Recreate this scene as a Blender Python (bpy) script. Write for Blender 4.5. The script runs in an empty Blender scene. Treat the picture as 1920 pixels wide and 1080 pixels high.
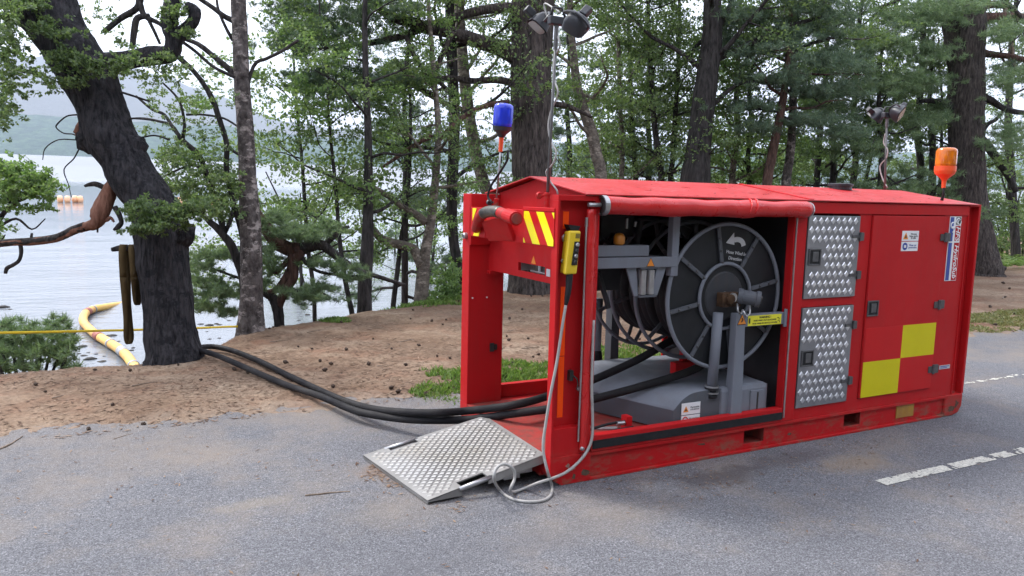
import bpy, bmesh, math, random
import numpy as np
from mathutils import Vector, Matrix, Quaternion

rnd = random.Random(7)
rng = np.random.default_rng(11)
S = bpy.context.scene
COL = S.collection
PI = math.pi

# ------------------------------------------------------------------ camera
# Everything is laid out in the road's own frame (x along the road, y towards the lake, z off the tarmac);
# the road slopes gently to the lake, so at the end the whole place is turned by G to make gravity point down -z.
F = 1388.3
CAM = np.array([-2.05065, -3.4852, 1.62764])
RIGHT = np.array([0.89155911, -0.45230809, 0.02323243])
DOWN = np.array([-0.03408247, -0.11815538, -0.99241004])
FWD = np.array([0.45162013, 0.88400039, -0.12075829])
UPV = np.array([-0.00597789, -0.03747772, 0.99927958])
G = Vector(UPV).rotation_difference(Vector((0, 0, 1))).to_matrix().to_4x4()

cd = bpy.data.cameras.new('camera')
cam = bpy.data.objects.new('camera', cd)
COL.objects.link(cam)
cd.sensor_width = 36.0
cd.lens = F / 1920 * 36
cd.clip_start = 0.05
cd.clip_end = 20000
M4 = Matrix.Identity(4)
for i in range(3):
    M4[i][0] = RIGHT[i]; M4[i][1] = -DOWN[i]; M4[i][2] = -FWD[i]; M4[i][3] = CAM[i]
cam.matrix_world = G @ M4
S.camera = cam

# ------------------------------------------------------------------ sky, sun, exposure
SUNV = Vector((-0.42, 0.62, 0.95)).normalized()       # towards the sun: beyond the lake, a little to the left
w = bpy.data.worlds.new('World'); S.world = w; w.use_nodes = True
nt = w.node_tree; nt.nodes.clear()
out = nt.nodes.new('ShaderNodeOutputWorld'); bg = nt.nodes.new('ShaderNodeBackground')
sky = nt.nodes.new('ShaderNodeTexSky'); sky.sky_type = 'NISHITA'; sky.sun_disc = False
sky.sun_elevation = math.asin(SUNV.z); sky.sun_rotation = math.atan2(SUNV.x, SUNV.y)
sky.dust_density = 4.0
tc = nt.nodes.new('ShaderNodeTexCoord'); nz = nt.nodes.new('ShaderNodeTexNoise')
nz.inputs['Scale'].default_value = 2.2; nz.inputs['Detail'].default_value = 5
mp = nt.nodes.new('ShaderNodeMapping'); mp.inputs['Scale'].default_value = (1, 1, 3)
nt.links.new(tc.outputs['Generated'], mp.inputs['Vector']); nt.links.new(mp.outputs['Vector'], nz.inputs['Vector'])
cr = nt.nodes.new('ShaderNodeValToRGB')
cr.color_ramp.elements[0].position = .3; cr.color_ramp.elements[0].color = (.64, .67, .77, 1)
cr.color_ramp.elements[1].position = .7; cr.color_ramp.elements[1].color = (.85, .87, .96, 1)
nt.links.new(nz.outputs['Fac'], cr.inputs['Fac'])
sc_ = nt.nodes.new('ShaderNodeVectorMath'); sc_.operation = 'SCALE'; sc_.inputs['Scale'].default_value = 9.0
nt.links.new(cr.outputs['Color'], sc_.inputs[0])
mx = nt.nodes.new('ShaderNodeMix'); mx.data_type = 'RGBA'; mx.inputs['Factor'].default_value = .86
nt.links.new(sky.outputs['Color'], mx.inputs[6]); nt.links.new(sc_.outputs['Vector'], mx.inputs[7])
nt.links.new(mx.outputs[2], bg.inputs['Color']); bg.inputs['Strength'].default_value = .12
nt.links.new(bg.outputs[0], out.inputs[0])

sl = bpy.data.lights.new('sun', 'SUN'); sun = bpy.data.objects.new('sun', sl); COL.objects.link(sun)
sl.energy = 1.5; sl.angle = math.radians(14); sl.color = (1, .97, .92)
sun.rotation_mode = 'QUATERNION'; sun.rotation_quaternion = SUNV.to_track_quat('Z', 'Y')

S.view_settings.view_transform = 'Standard'; S.view_settings.look = 'None'
S.view_settings.exposure = 1.65; S.view_settings.gamma = 1; S.view_settings.use_curve_mapping = False
S.render.engine = 'CYCLES'
try:
    S.cycles.max_bounces = 8; S.cycles.transparent_max_bounces = 8; S.cycles.volume_bounces = 0
    S.cycles.use_denoising = True
    S.cycles.caustics_reflective = False; S.cycles.caustics_refractive = False
except Exception:
    pass

# ------------------------------------------------------------------ geometry from the surveyed view
def ray(u, v): return (u - 960) / F * RIGHT + (v - 540) / F * DOWN + FWD
def U(u, v, d): return CAM + d * ray(u, v)                       # a point at depth d
def PLY(u, v, y): r = ray(u, v); return CAM + r * (y - CAM[1]) / r[1]
def PLX(u, v, x): r = ray(u, v); return CAM + r * (x - CAM[0]) / r[0]
def PLZ(u, v, z=0.): r = ray(u, v); return CAM + r * (z - CAM[2]) / r[2]
LAKE = -2.0
def lake_z(x, y): return (LAKE - UPV[0] * x - UPV[1] * y) / UPV[2]
def LKP(u, v, h=0.):
    r = ray(u, v); return CAM + r * (LAKE + h - UPV @ CAM) / (UPV @ r)
CX = np.array([-80, -8, -3.2, -2.0, -1.3, -.9, 0, 2.7, 4, 6, 9, 20, 60, 120.])
CY = np.array([4.6, 4.4, 4.2, 4.3, 4.9, 5.65, 6.1, 7.75, 8.4, 9.2, 10.5, 15, 30, 45.])
def vnoise(x, y, sc, seed=0):
    x = np.asarray(x, float) / sc + seed * 17.13; y = np.asarray(y, float) / sc + seed * 9.71
    xi = np.floor(x); yi = np.floor(y); fx = x - xi; fy = y - yi
    fx = fx * fx * (3 - 2 * fx); fy = fy * fy * (3 - 2 * fy)
    def h(a, b):
        t = np.sin(a * 127.1 + b * 311.7 + seed * 74.7) * 43758.5453
        return t - np.floor(t)
    return (h(xi, yi) * (1 - fx) + h(xi + 1, yi) * fx) * (1 - fy) + (h(xi, yi + 1) * (1 - fx) + h(xi + 1, yi + 1) * fx) * fy
def hz(x, y, fine=True):
    x = np.asarray(x, float); y = np.asarray(y, float)
    t = y - np.interp(x, CX, CY)
    drop = .36 * np.log1p(np.exp(np.clip(t * 5, -40, 40))) / 5
    z = np.maximum(-drop, -3.2 - 0 * t)
    e = np.clip((y - 1.85) / .5, 0, 1); side = np.clip((-3.6 - y) / .6, 0, 1)
    bank = np.maximum(e, side)
    z = z + bank * (.012 + .05 * (vnoise(x, y, .9, 1) - .4) + .02 * (vnoise(x, y, .23, 2) - .5)) - .035 * (1 - bank)
    if fine:
        z = z + bank * (.012 * (vnoise(x, y, .09, 3) - .5) + .006 * (vnoise(x, y, .035, 4) - .5))
        z = z + (1 - bank) * 0
    ed = (y > 1.5) & (y < 2.6)
    z = z + np.where(ed, .035 * (vnoise(x, y, .35, 5) - .5) + .025 * (vnoise(x, y, .08, 6) - .5), 0)
    return z

# ------------------------------------------------------------------ materials
def nodes(name):
    m = bpy.data.materials.new(name); m.use_nodes = True
    n = m.node_tree.nodes; l = m.node_tree.links
    return m, n, l, n['Principled BSDF']
def coords(n, l, scale=(1, 1, 1), kind='Object'):
    t = n.new('ShaderNodeTexCoord'); q = n.new('ShaderNodeMapping'); q.inputs['Scale'].default_value = scale
    l.new(t.outputs[kind], q.inputs['Vector']); return q.outputs['Vector']
def noise(n, l, vec, sc, det=4, rough=.6):
    t = n.new('ShaderNodeTexNoise'); t.inputs['Scale'].default_value = sc; t.inputs['Detail'].default_value = det
    t.inputs['Roughness'].default_value = rough; l.new(vec, t.inputs['Vector']); return t.outputs['Fac']
def ramp(n, l, fac, stops):
    r = n.new('ShaderNodeValToRGB'); e = r.color_ramp.elements
    while len(e) < len(stops): e.new(.5)
    for k, (p, c) in enumerate(stops):
        e[k].position = p; e[k].color = (*c, 1) if len(c) == 3 else c
    l.new(fac, r.inputs['Fac']); return r.outputs['Color']
def mixc(n, l, fac, a, b, mode='MIX'):
    m = n.new('ShaderNodeMix'); m.data_type = 'RGBA'; m.blend_type = mode
    for s, v in ((0, fac), (6, a), (7, b)):
        if hasattr(v, 'links'): l.new(v, m.inputs[s])
        elif isinstance(v, (int, float)): m.inputs[s].default_value = v
        else: m.inputs[s].default_value = (*v, 1)
    return m.outputs[2]
def bump(n, l, b, h, strength=.3, dist=.01):
    q = n.new('ShaderNodeBump'); q.inputs['Strength'].default_value = strength; q.inputs['Distance'].default_value = dist
    l.new(h, q.inputs['Height']); l.new(q.outputs['Normal'], b.inputs['Normal'])

def pmat(name, c1, c2=None, sc=3., rough=.5, metal=0., bmp=0., bsc=40., stretch=(1, 1, 1), spec=.5, coat=0., dist=.004):
    m, n, l, b = nodes(name)
    c2 = c2 or tuple(x * .8 for x in c1)
    v = coords(n, l, stretch)
    l.new(ramp(n, l, noise(n, l, v, sc, 5), [(.32, c1), (.68, c2)]), b.inputs['Base Color'])
    rr = ramp(n, l, noise(n, l, v, sc * 2.3, 3), [(.3, (rough * .85,) * 3), (.7, (min(1, rough * 1.15),) * 3)])
    l.new(rr, b.inputs['Roughness'])
    b.inputs['Metallic'].default_value = metal; b.inputs['Specular IOR Level'].default_value = spec
    if coat: b.inputs['Coat Weight'].default_value = coat; b.inputs['Coat Roughness'].default_value = .15
    if bmp: bump(n, l, b, noise(n, l, v, bsc, 4), bmp, dist)
    return m

def paint(name, c, dirt=.13, rough=.42, chips=True, spec=.13):
    """sprayed steel: slight orange peel, grime film, scratches and rust where knocked"""
    m, n, l, b = nodes(name)
    v = coords(n, l)
    base = ramp(n, l, noise(n, l, v, 1.7, 4), [(.3, tuple(x * .86 for x in c)), (.7, c)])
    g = ramp(n, l, noise(n, l, coords(n, l, (5, 5, .6)), 3.0, 8, .72), [(.45, (0, 0, 0)), (.78, (dirt * 2.2,) * 3)])
    base = mixc(n, l, g, base, tuple(.45 * q_ + .55 * r_ for q_, r_ in zip(c, (.1, .06, .05))))
    if chips:
        ch = ramp(n, l, noise(n, l, v, 9, 9, .75), [(.715, (0, 0, 0)), (.73, (1, 1, 1))])
        base = mixc(n, l, ch, base, (.12, .06, .04))
    low = n.new('ShaderNodeSeparateXYZ'); l.new(v, low.inputs[0])
    mr = n.new('ShaderNodeMapRange'); l.new(low.outputs['Z'], mr.inputs['Value'])
    mr.inputs['From Min'].default_value = .22; mr.inputs['From Max'].default_value = .0
    mr.inputs['To Max'].default_value = .9
    mm = n.new('ShaderNodeMath'); mm.operation = 'MULTIPLY'; l.new(mr.outputs[0], mm.inputs[0])
    l.new(ramp(n, l, noise(n, l, coords(n, l, (1, 1, 2)), 7, 8, .7), [(.47, (0, 0, 0)), (.62, (1, 1, 1))]), mm.inputs[1])
    base = mixc(n, l, mm.outputs[0], base, (.17, .1, .07))
    l.new(base, b.inputs['Base Color'])
    l.new(ramp(n, l, noise(n, l, v, 6, 5), [(.3, (rough * .8,) * 3), (.75, (rough * 1.5,) * 3)]), b.inputs['Roughness'])
    b.inputs['Specular IOR Level'].default_value = spec
    hh = n.new('ShaderNodeMath'); hh.operation = 'MULTIPLY_ADD'; hh.inputs[1].default_value = 6.0
    l.new(noise(n, l, v, 2.6, 2), hh.inputs[0]); l.new(noise(n, l, v, 26, 3), hh.inputs[2])
    bump(n, l, b, hh.outputs[0], .14, .005)
    return m

def leafmat(name, dark, mid, light, trans=.35, rough=.5):
    m, n, l, b = nodes(name)
    g = n.new('ShaderNodeNewGeometry')
    c = ramp(n, l, g.outputs['Random Per Island'], [(0, dark), (.55, mid), (1, light)])
    l.new(c, b.inputs['Base Color']); b.inputs['Roughness'].default_value = rough
    b.inputs['Specular IOR Level'].default_value = .45
    t = n.new('ShaderNodeBsdfTranslucent'); l.new(mixc(n, l, 1.0, c, (1.25, 1.3, .8), 'MULTIPLY'), t.inputs['Color'])
    ms = n.new('ShaderNodeMixShader'); ms.inputs[0].default_value = trans
    l.new(b.outputs[0], ms.inputs[1]); l.new(t.outputs[0], ms.inputs[2])
    l.new(ms.outputs[0], n['Material Output'].inputs['Surface'])
    return m

def barkmat(name, c1, c2, vs=(6, 6, 1.2), patch=None, bmp=.9):
    m, n, l, b = nodes(name)
    v = coords(n, l, vs)
    f = noise(n, l, v, 3.0, 7, .65)
    c = ramp(n, l, f, [(.35, c1), (.66, c2)])
    if patch:
        p = ramp(n, l, noise(n, l, coords(n, l, (1, 1, 1.6)), 5.5, 7, .7), [(.53, (0, 0, 0)), (.6, (1, 1, 1))])
        c = mixc(n, l, p, c, patch)
    l.new(c, b.inputs['Base Color']); b.inputs['Roughness'].default_value = .9
    b.inputs['Specular IOR Level'].default_value = .2
    wv = n.new('ShaderNodeTexVoronoi'); wv.inputs['Scale'].default_value = 3.2; l.new(v, wv.inputs['Vector'])
    wv.feature = 'DISTANCE_TO_EDGE'
    ad = n.new('ShaderNodeMath'); ad.operation = 'ADD'; l.new(wv.outputs['Distance'], ad.inputs[0]); l.new(f, ad.inputs[1])
    bump(n, l, b, ad.outputs[0], bmp, .03)
    return m

RED = paint('red_paint', (.47, .0115, .0145))
RED_IN = paint('red_floor_paint', (.32, .04, .035), dirt=1.0, rough=.6)
BLACK = pmat('black_rubber', (.008, .008, .01), (.015, .015, .018), 9, .65, spec=.3)
DARKP = pmat('dark_panel', (.009, .01, .012), (.016, .017, .021), 4, .55, spec=.3)
GREY = paint('grey_paint', (.1, .108, .125), dirt=.25, rough=.42, chips=False)
GREY_L = paint('light_grey_paint', (.185, .2, .235), dirt=.2, rough=.4, chips=False)
STEEL = pmat('galvanised_steel', (.42, .42, .43), (.3, .3, .31), 14, .4, .8)
ALU = pmat('tread_aluminium', (.3, .305, .325), (.22, .225, .245), 8, .42, .75, .2, 60)
ALU_T = pmat('worn_tread_bars', (.72, .73, .76), (.55, .56, .6), 10, .34, .75)
RAMP_M = pmat('ramp_aluminium', (.3, .295, .29), (.2, .195, .19), 4, .5, .5, .2, 60)
RAMP_T = pmat('ramp_tread_bars', (.34, .34, .345), (.25, .235, .21), 3, .5, .45)
YEL = pmat('reflective_yellow', (.62, .54, .01), (.55, .48, .01), 3, .45, spec=.15)
YELB = pmat('chevron_yellow', (.9, .8, .01), (.85, .75, .01), 3, .35)
REDR = pmat('reflective_red', (.52, .012, .014), (.46, .012, .014), 3, .4, spec=.15)
ORANGE = pmat('fluorescent_orange', (1, .085, .003), (.97, .07, .003), 5, .5, spec=.2)
WHITE = pmat('white_print', (.75, .76, .78), (.7, .7, .72), 5, .5)
GREYPR = pmat('pale_grey_print', (.5, .51, .53), (.45, .45, .48), 5, .5)
BLUEPR = pmat('blue_print', (.02, .06, .3), (.02, .05, .26), 5, .45)
BLKPR = pmat('black_print', (.015, .015, .015), (.02, .02, .02), 5, .5)
SIGNY = pmat('sign_yellow', (.75, .7, .03), (.68, .64, .03), 6, .5)
SIGNO = pmat('sign_orange', (.75, .25, .02), (.68, .22, .02), 6, .5)
PEND = pmat('yellow_plastic', (.7, .5, .02), (.62, .43, .02), 8, .4)
VINYL = pmat('red_vinyl', (.55, .014, .015), (.46, .012, .013), 5, .3, 0, .5, 7, dist=.012)
HOSE = pmat('black_hose', (.006, .006, .009), (.028, .026, .026), 3, .7, 0, .3, 80, spec=.18)
CABLE = pmat('grey_cable', (.36, .35, .34), (.28, .27, .26), 12, .5)
CLOTH = pmat('olive_webbing', (.1, .07, .033), (.07, .048, .024), 6, .9, 0, .15, 200, spec=.1)
TAPE = pmat('barrier_tape', (.7, .5, .02), (.6, .42, .02), 4, .5)
HOSEY = pmat('yellow_float_hose', (.74, .5, .13), (.62, .33, .12), 2.2, .6, spec=.3)
HOSEBAND = pmat('hose_band', (.3, .08, .05), (.24, .07, .05), 6, .6)
HOSEGREY = pmat('grey_coupling', (.4, .4, .42), (.3, .3, .3), 8, .4, .3)
FLOATM = pmat('float_orange', (.8, .35, .12), (.75, .5, .35), 1.5, .5)
STONE = pmat('shore_stone', (.025, .024, .024), (.06, .056, .052), 5, .8, 0, .5, 12, spec=.2)
CONE = pmat('pine_cone', (.03, .018, .012), (.06, .035, .022), 30, .85)
STICK = pmat('dead_stick', (.12, .085, .06), (.22, .17, .13), 8, .9, 0, .4, 30)
BLUEG = None
def glassy(name, c, rough=.15, tr=.55):
    m, n, l, b = nodes(name)
    v = coords(n, l)
    l.new(ramp(n, l, noise(n, l, v, 5), [(.3, c), (.7, tuple(x * .85 for x in c))]), b.inputs['Base Color'])
    b.inputs['Roughness'].default_value = rough; b.inputs['Transmission Weight'].default_value = tr; b.inputs['Coat Weight'].default_value = .6
    b.inputs['IOR'].default_value = 1.3
    return m
BLUEG = glassy('blue_lens', (.03, .07, .95), .1, .45)
ORNG = glassy('orange_lens', (1, .25, .012), .1, .5)
LENS = glassy('lamp_glass', (.25, .22, .2), .25, .2)
POLE = pmat('mast_steel', (.16, .16, .165), (.1, .1, .1), 12, .5, .5)
SILV = pmat('reflector', (.7, .7, .72), (.6, .6, .62), 5, .15, 1)
PLASB = pmat('black_plastic', (.02, .022, .028), (.03, .032, .04), 10, .45)
PLASO = pmat('orange_plastic', (.8, .1, .02), (.72, .08, .02), 6, .4)

BARK = barkmat('pine_bark', (.014, .012, .011), (.095, .078, .072), vs=(8, 8, 1.5), bmp=1.0)
BARK_O = barkmat('oak_bark', (.006, .006, .008), (.05, .047, .052), vs=(9, 9, 1.6), patch=(.014, .014, .017), bmp=1.0)
BARK_D = barkmat('dark_bark', (.01, .009, .009), (.055, .049, .048))
BARK_R = barkmat('red_pine_bark', (.03, .018, .015), (.13, .075, .06))
BARK_B = barkmat('birch_bark', (.022, .018, .017), (.11, .095, .09), vs=(5, 5, 3.2), patch=(.25, .22, .205), bmp=.8)
BARK_P = barkmat('pale_bark', (.06, .05, .044), (.17, .145, .12), vs=(4, 4, 5), patch=(.26, .225, .19), bmp=.7)
WOUND = barkmat('bare_wood', (.1, .045, .03), (.24, .12, .085))
LEAF = leafmat('oak_leaves', (.064, .108, .05), (.115, .172, .072), (.175, .24, .1), .52)
LEAF_L = leafmat('fresh_leaves', (.095, .17, .06), (.15, .24, .085), (.22, .31, .12), .5)
LEAF_B = leafmat('birch_leaves', (.08, .13, .055), (.135, .2, .08), (.2, .27, .11), .55)
NEEDLE = leafmat('pine_needles', (.06, .104, .078), (.1, .152, .104), (.15, .2, .128), .42)
NEEDLE_L = leafmat('young_pine_needles', (.085, .14, .085), (.135, .2, .112), (.195, .26, .145), .45)
GRASS = leafmat('grass_blades', (.08, .15, .03), (.14, .24, .05), (.24, .32, .1), .4)
MOSS = leafmat('mossy_grass', (.13, .15, .05), (.2, .21, .08), (.28, .25, .12), .25)
LITTER = leafmat('needle_litter', (.06, .032, .02), (.15, .088, .055), (.27, .19, .13), .05, .9)

# ------------------------------------------------------------------ mesh helpers
ORG = {}
def arr(p): return np.array(p, float)
def smooth_path(P, n=6):
    """Catmull-Rom through rows of P (any number of columns)"""
    P = np.array(P, float)
    if len(P) < 3: return np.array([P[0] + (P[-1] - P[0]) * t for t in np.linspace(0, 1, n + 1)])
    Q = np.vstack([2 * P[0] - P[1], P, 2 * P[-1] - P[-2]]); out = []
    for i in range(1, len(Q) - 2):
        for t in np.arange(n) / n:
            a, b, c, d = Q[i - 1:i + 3]
            out.append(.5 * (2 * b + (c - a) * t + (2 * a - 5 * b + 4 * c - d) * t * t + (3 * b - a - 3 * c + d) * t ** 3))
    out.append(P[-1]); return np.array(out)

class MB:
    def __init__(s): s.v = []; s.f = []; s.n = 0
    def add(s, v, f):
        v = np.asarray(v, float).reshape(-1, 3); s.v.append(v)
        s.f += [tuple(i + s.n for i in q) for q in f]; s.n += len(v); return s
    def box(s, x0, x1, y0, y1, z0, z1):
        v = [(x, y, z) for x in (x0, x1) for y in (y0, y1) for z in (z0, z1)]
        return s.add(v, [(0, 1, 3, 2), (4, 6, 7, 5), (0, 4, 5, 1), (2, 3, 7, 6), (0, 2, 6, 4), (1, 5, 7, 3)])
    def prism(s, poly, d):
        """polygon of 3-D points swept by vector d"""
        p = np.array(poly, float); k = len(p); d = np.array(d, float)
        f = [tuple(range(k))[::-1], tuple(range(k, 2 * k))] + [(i, (i + 1) % k, k + (i + 1) % k, k + i) for i in range(k)]
        return s.add(np.vstack([p, p + d]), f)
    def tube(s, P, R, seg=10, caps=True, rough=0., flat=None, seed=1):
        P = np.array(P, float); k = len(P)
        R = np.full(k, R, float) if np.isscalar(R) else np.array(R, float)
        T = np.gradient(P, axis=0); T /= np.linalg.norm(T, axis=1)[:, None] + 1e-12
        a = arr([0, 0, 1.]) if abs(T[0][2]) < .9 else arr([1., 0, 0])
        N = np.cross(T[0], a); N /= np.linalg.norm(N); vs = []
        th = np.arange(seg) * 2 * PI / seg
        g = np.random.default_rng(seed); ph = g.random(4) * 6.28
        for i in range(k):
            N = N - T[i] * (N @ T[i]); N /= np.linalg.norm(N) + 1e-12
            B = np.cross(T[i], N)
            rr = np.full(seg, R[i])
            if rough:
                rr = rr * (1 + rough * (np.sin(3 * th + ph[0] + i * .35) * .5 + np.sin(5 * th + ph[1] - i * .6) * .35 + g.normal(0, .35, seg)))
            e = (1, 1) if flat is None else flat
            vs.append(P[i] + rr[:, None] * (np.cos(th)[:, None] * N * e[0] + np.sin(th)[:, None] * B * e[1]))
        f = [(i * seg + j, i * seg + (j + 1) % seg, (i + 1) * seg + (j + 1) % seg, (i + 1) * seg + j) for i in range(k - 1) for j in range(seg)]
        if caps: f += [tuple(range(seg))[::-1], tuple((k - 1) * seg + j for j in range(seg))]
        return s.add(np.vstack(vs), f)
    def cyl(s, p0, p1, r, seg=16, caps=True):
        return s.tube([p0, p1], [r, r], seg, caps)
    def lathe(s, c, ax, prof, seg=20):
        """profile [(r, h)...] about axis ax from c"""
        c = arr(c); ax = arr(ax) / np.linalg.norm(ax)
        a = arr([1., 0, 0]) if abs(ax[0]) < .8 else arr([0, 1., 0])
        N = np.cross(ax, a); N /= np.linalg.norm(N); B = np.cross(ax, N)
        th = np.arange(seg) * 2 * PI / seg
        vs = [c + ax * h + r * (np.cos(th)[:, None] * N + np.sin(th)[:, None] * B) for r, h in prof]
        k = len(prof)
        f = [(i * seg + j, i * seg + (j + 1) % seg, (i + 1) * seg + (j + 1) % seg, (i + 1) * seg + j) for i in range(k - 1) for j in range(seg)]
        f += [tuple(range(seg))[::-1], tuple((k - 1) * seg + j for j in range(seg))]
        return s.add(np.vstack(vs), f)
    def ring(s, c, R, r, seg=48, sub=8):
        """torus about the y axis"""
        t = np.linspace(0, 2 * PI, seg + 1)
        P = np.stack([c[0] + R * np.cos(t), np.full(seg + 1, c[1]), c[2] + R * np.sin(t)], 1)
        return s.tube(P, r, sub, False)
    def obj(s, name, mat, parent=None, bevel=0., smooth=False, org=None, **props):
        V = np.vstack(s.v)
        o_ = ORG.get(parent.name, np.zeros(3)) if parent is not None else (arr(org) if org is not None else np.zeros(3))
        V = V - o_
        me = bpy.data.meshes.new(name); me.from_pydata(V.tolist(), [], s.f); me.update()
        bm = bmesh.new(); bm.from_mesh(me); bmesh.ops.recalc_face_normals(bm, faces=bm.faces); bm.to_mesh(me); bm.free()
        if smooth: me.polygons.foreach_set('use_smooth', [True] * len(me.polygons))
        me.materials.append(mat)
        o = bpy.data.objects.new(name, me); COL.objects.link(o)
        if parent is not None: o.parent = parent; ORG[o.name] = o_
        else: o.location = o_; ORG[o.name] = o_
        if bevel:
            b = o.modifiers.new('bevel', 'BEVEL'); b.width = bevel; b.segments = 2; b.limit_method = 'ANGLE'; b.angle_limit = .6
        for k, v in props.items(): o[k] = v
        return o

def thing(name, label, cat, loc, group=None):
    o = bpy.data.objects.new(name, None); COL.objects.link(o); o.location = loc; o.empty_display_size = .2
    o['label'] = label; o['category'] = cat
    if group: o['group'] = group
    ORG[o.name] = arr(loc); return o
def tag(o, label, cat, group=None):
    o['label'] = label; o['category'] = cat
    if group: o['group'] = group
    return o
def fast_mesh(name, V, nper, mat, parent=None, smooth=False, **props):
    """V: (n, nper, 3) loose polygons"""
    n = len(V); o_ = ORG.get(parent.name, np.zeros(3)) if parent is not None else np.zeros(3)
    V = (np.asarray(V, np.float32).reshape(-1, 3) - o_).astype(np.float32)
    me = bpy.data.meshes.new(name); me.vertices.add(len(V)); me.vertices.foreach_set('co', V.ravel())
    me.loops.add(n * nper); me.loops.foreach_set('vertex_index', np.arange(n * nper, dtype=np.int32))
    me.polygons.add(n); me.polygons.foreach_set('loop_start', np.arange(0, n * nper, nper, dtype=np.int32))
    me.polygons.foreach_set('loop_total', np.full(n, nper, np.int32))
    me.update(); me.validate(); me.materials.append(mat)
    o = bpy.data.objects.new(name, me); COL.objects.link(o)
    if parent is not None: o.parent = parent
    for k, v in props.items(): o[k] = v
    return o
def grid_mesh(name, xs, ys, zf, mat, **props):
    X, Y = np.meshgrid(xs, ys); Z = zf(X, Y); nx, ny = len(xs), len(ys)
    V = np.stack([X, Y, Z], -1).reshape(-1, 3).astype(np.float32)
    i = np.arange(ny - 1)[:, None] * nx + np.arange(nx - 1)[None, :]
    Fq = np.stack([i, i + 1, i + 1 + nx, i + nx], -1).reshape(-1, 4).astype(np.int32)
    me = bpy.data.meshes.new(name); me.vertices.add(len(V)); me.vertices.foreach_set('co', V.ravel())
    me.loops.add(Fq.size); me.loops.foreach_set('vertex_index', Fq.ravel()); me.polygons.add(len(Fq))
    me.polygons.foreach_set('loop_start', np.arange(0, Fq.size, 4, dtype=np.int32)); me.polygons.foreach_set('loop_total', np.full(len(Fq), 4, np.int32))
    me.update(); me.validate(); me.polygons.foreach_set('use_smooth', [True] * len(Fq)); me.materials.append(mat)
    o = bpy.data.objects.new(name, me); COL.objects.link(o)
    for k, v in props.items(): o[k] = v
    return o
def text(name, body, size, mat, parent, pos, xdir, ydir, sx=1., shear=0., align='CENTER', bold=0.):
    cu = bpy.data.curves.new(name, 'FONT'); cu.body = body; cu.size = size; cu.align_x = align; cu.align_y = 'CENTER'
    cu.extrude = .0004; cu.shear = shear; cu.offset = bold; cu.space_line = .8; cu.resolution_u = 3
    cu.materials.append(mat); o = bpy.data.objects.new(name, cu); COL.objects.link(o)
    X = Vector(xdir).normalized(); Y = Vector(ydir).normalized(); Z = X.cross(Y)
    m = Matrix.Identity(4)
    for i in range(3): m[i][0] = X[i] * sx; m[i][1] = Y[i]; m[i][2] = Z[i]
    me_ = bpy.data.meshes.new_from_object(o); bpy.data.objects.remove(o); o = bpy.data.objects.new(name, me_); COL.objects.link(o)
    p = Vector(pos) - Vector(ORG.get(parent.name, np.zeros(3)).tolist())
    m.translation = p; o.parent = parent; o.matrix_basis = m
    return o

#==GROUND
# ------------------------------------------------------------------ setting: ground, road, lake, hills
def dirtmat():
    m, n, l, b = nodes('bare_dirt')
    v = coords(n, l)
    c = ramp(n, l, noise(n, l, v, .9, 6), [(.33, (.145, .092, .06)), (.5, (.215, .148, .102)), (.68, (.3, .228, .165))])
    rd = ramp(n, l, noise(n, l, coords(n, l, (1, 1, 1)), 1.7, 5), [(.5, (0, 0, 0)), (.72, (.6, .6, .6))])
    c = mixc(n, l, rd, c, (.22, .1, .06))
    nm = ramp(n, l, noise(n, l, coords(n, l, (1, 1.6, 1)), 2.6, 7, .75), [(.5, (0, 0, 0)), (.66, (.75, .75, .75))])
    c = mixc(n, l, nm, c, (.125, .075, .05))
    sp = ramp(n, l, noise(n, l, v, 26, 7, .82), [(.4, (.62, .6, .6)), (.55, (1, 1, 1)), (.7, (1.2, 1.17, 1.14))])
    c = mixc(n, l, 1.0, c, sp, 'MULTIPLY')
    # sandy grit along the tarmac edge
    s = n.new('ShaderNodeSeparateXYZ'); l.new(v, s.inputs[0])
    a = n.new('ShaderNodeMath'); a.operation = 'ADD'; l.new(s.outputs['Y'], a.inputs[0])
    ns = n.new('ShaderNodeMath'); ns.operation = 'MULTIPLY'; ns.inputs[1].default_value = .9
    l.new(noise(n, l, v, 3, 5), ns.inputs[0]); l.new(ns.outputs[0], a.inputs[1])
    mr = n.new('ShaderNodeMapRange'); mr.inputs['From Min'].default_value = 2.85; mr.inputs['From Max'].default_value = 2.35
    mr.inputs['To Max'].default_value = .75; l.new(a.outputs[0], mr.inputs['Value'])
    c = mixc(n, l, mr.outputs[0], c, (.26, .22, .18))
    l.new(c, b.inputs['Base Color']); b.inputs['Roughness'].default_value = .95; b.inputs['Specular IOR Level'].default_value = .2
    h = n.new('ShaderNodeMath'); h.operation = 'ADD'; l.new(noise(n, l, v, 40, 8, .75), h.inputs[0]); l.new(noise(n, l, v, 9, 4), h.inputs[1])
    bump(n, l, b, h.outputs[0], .5, .016)
    return m
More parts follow.
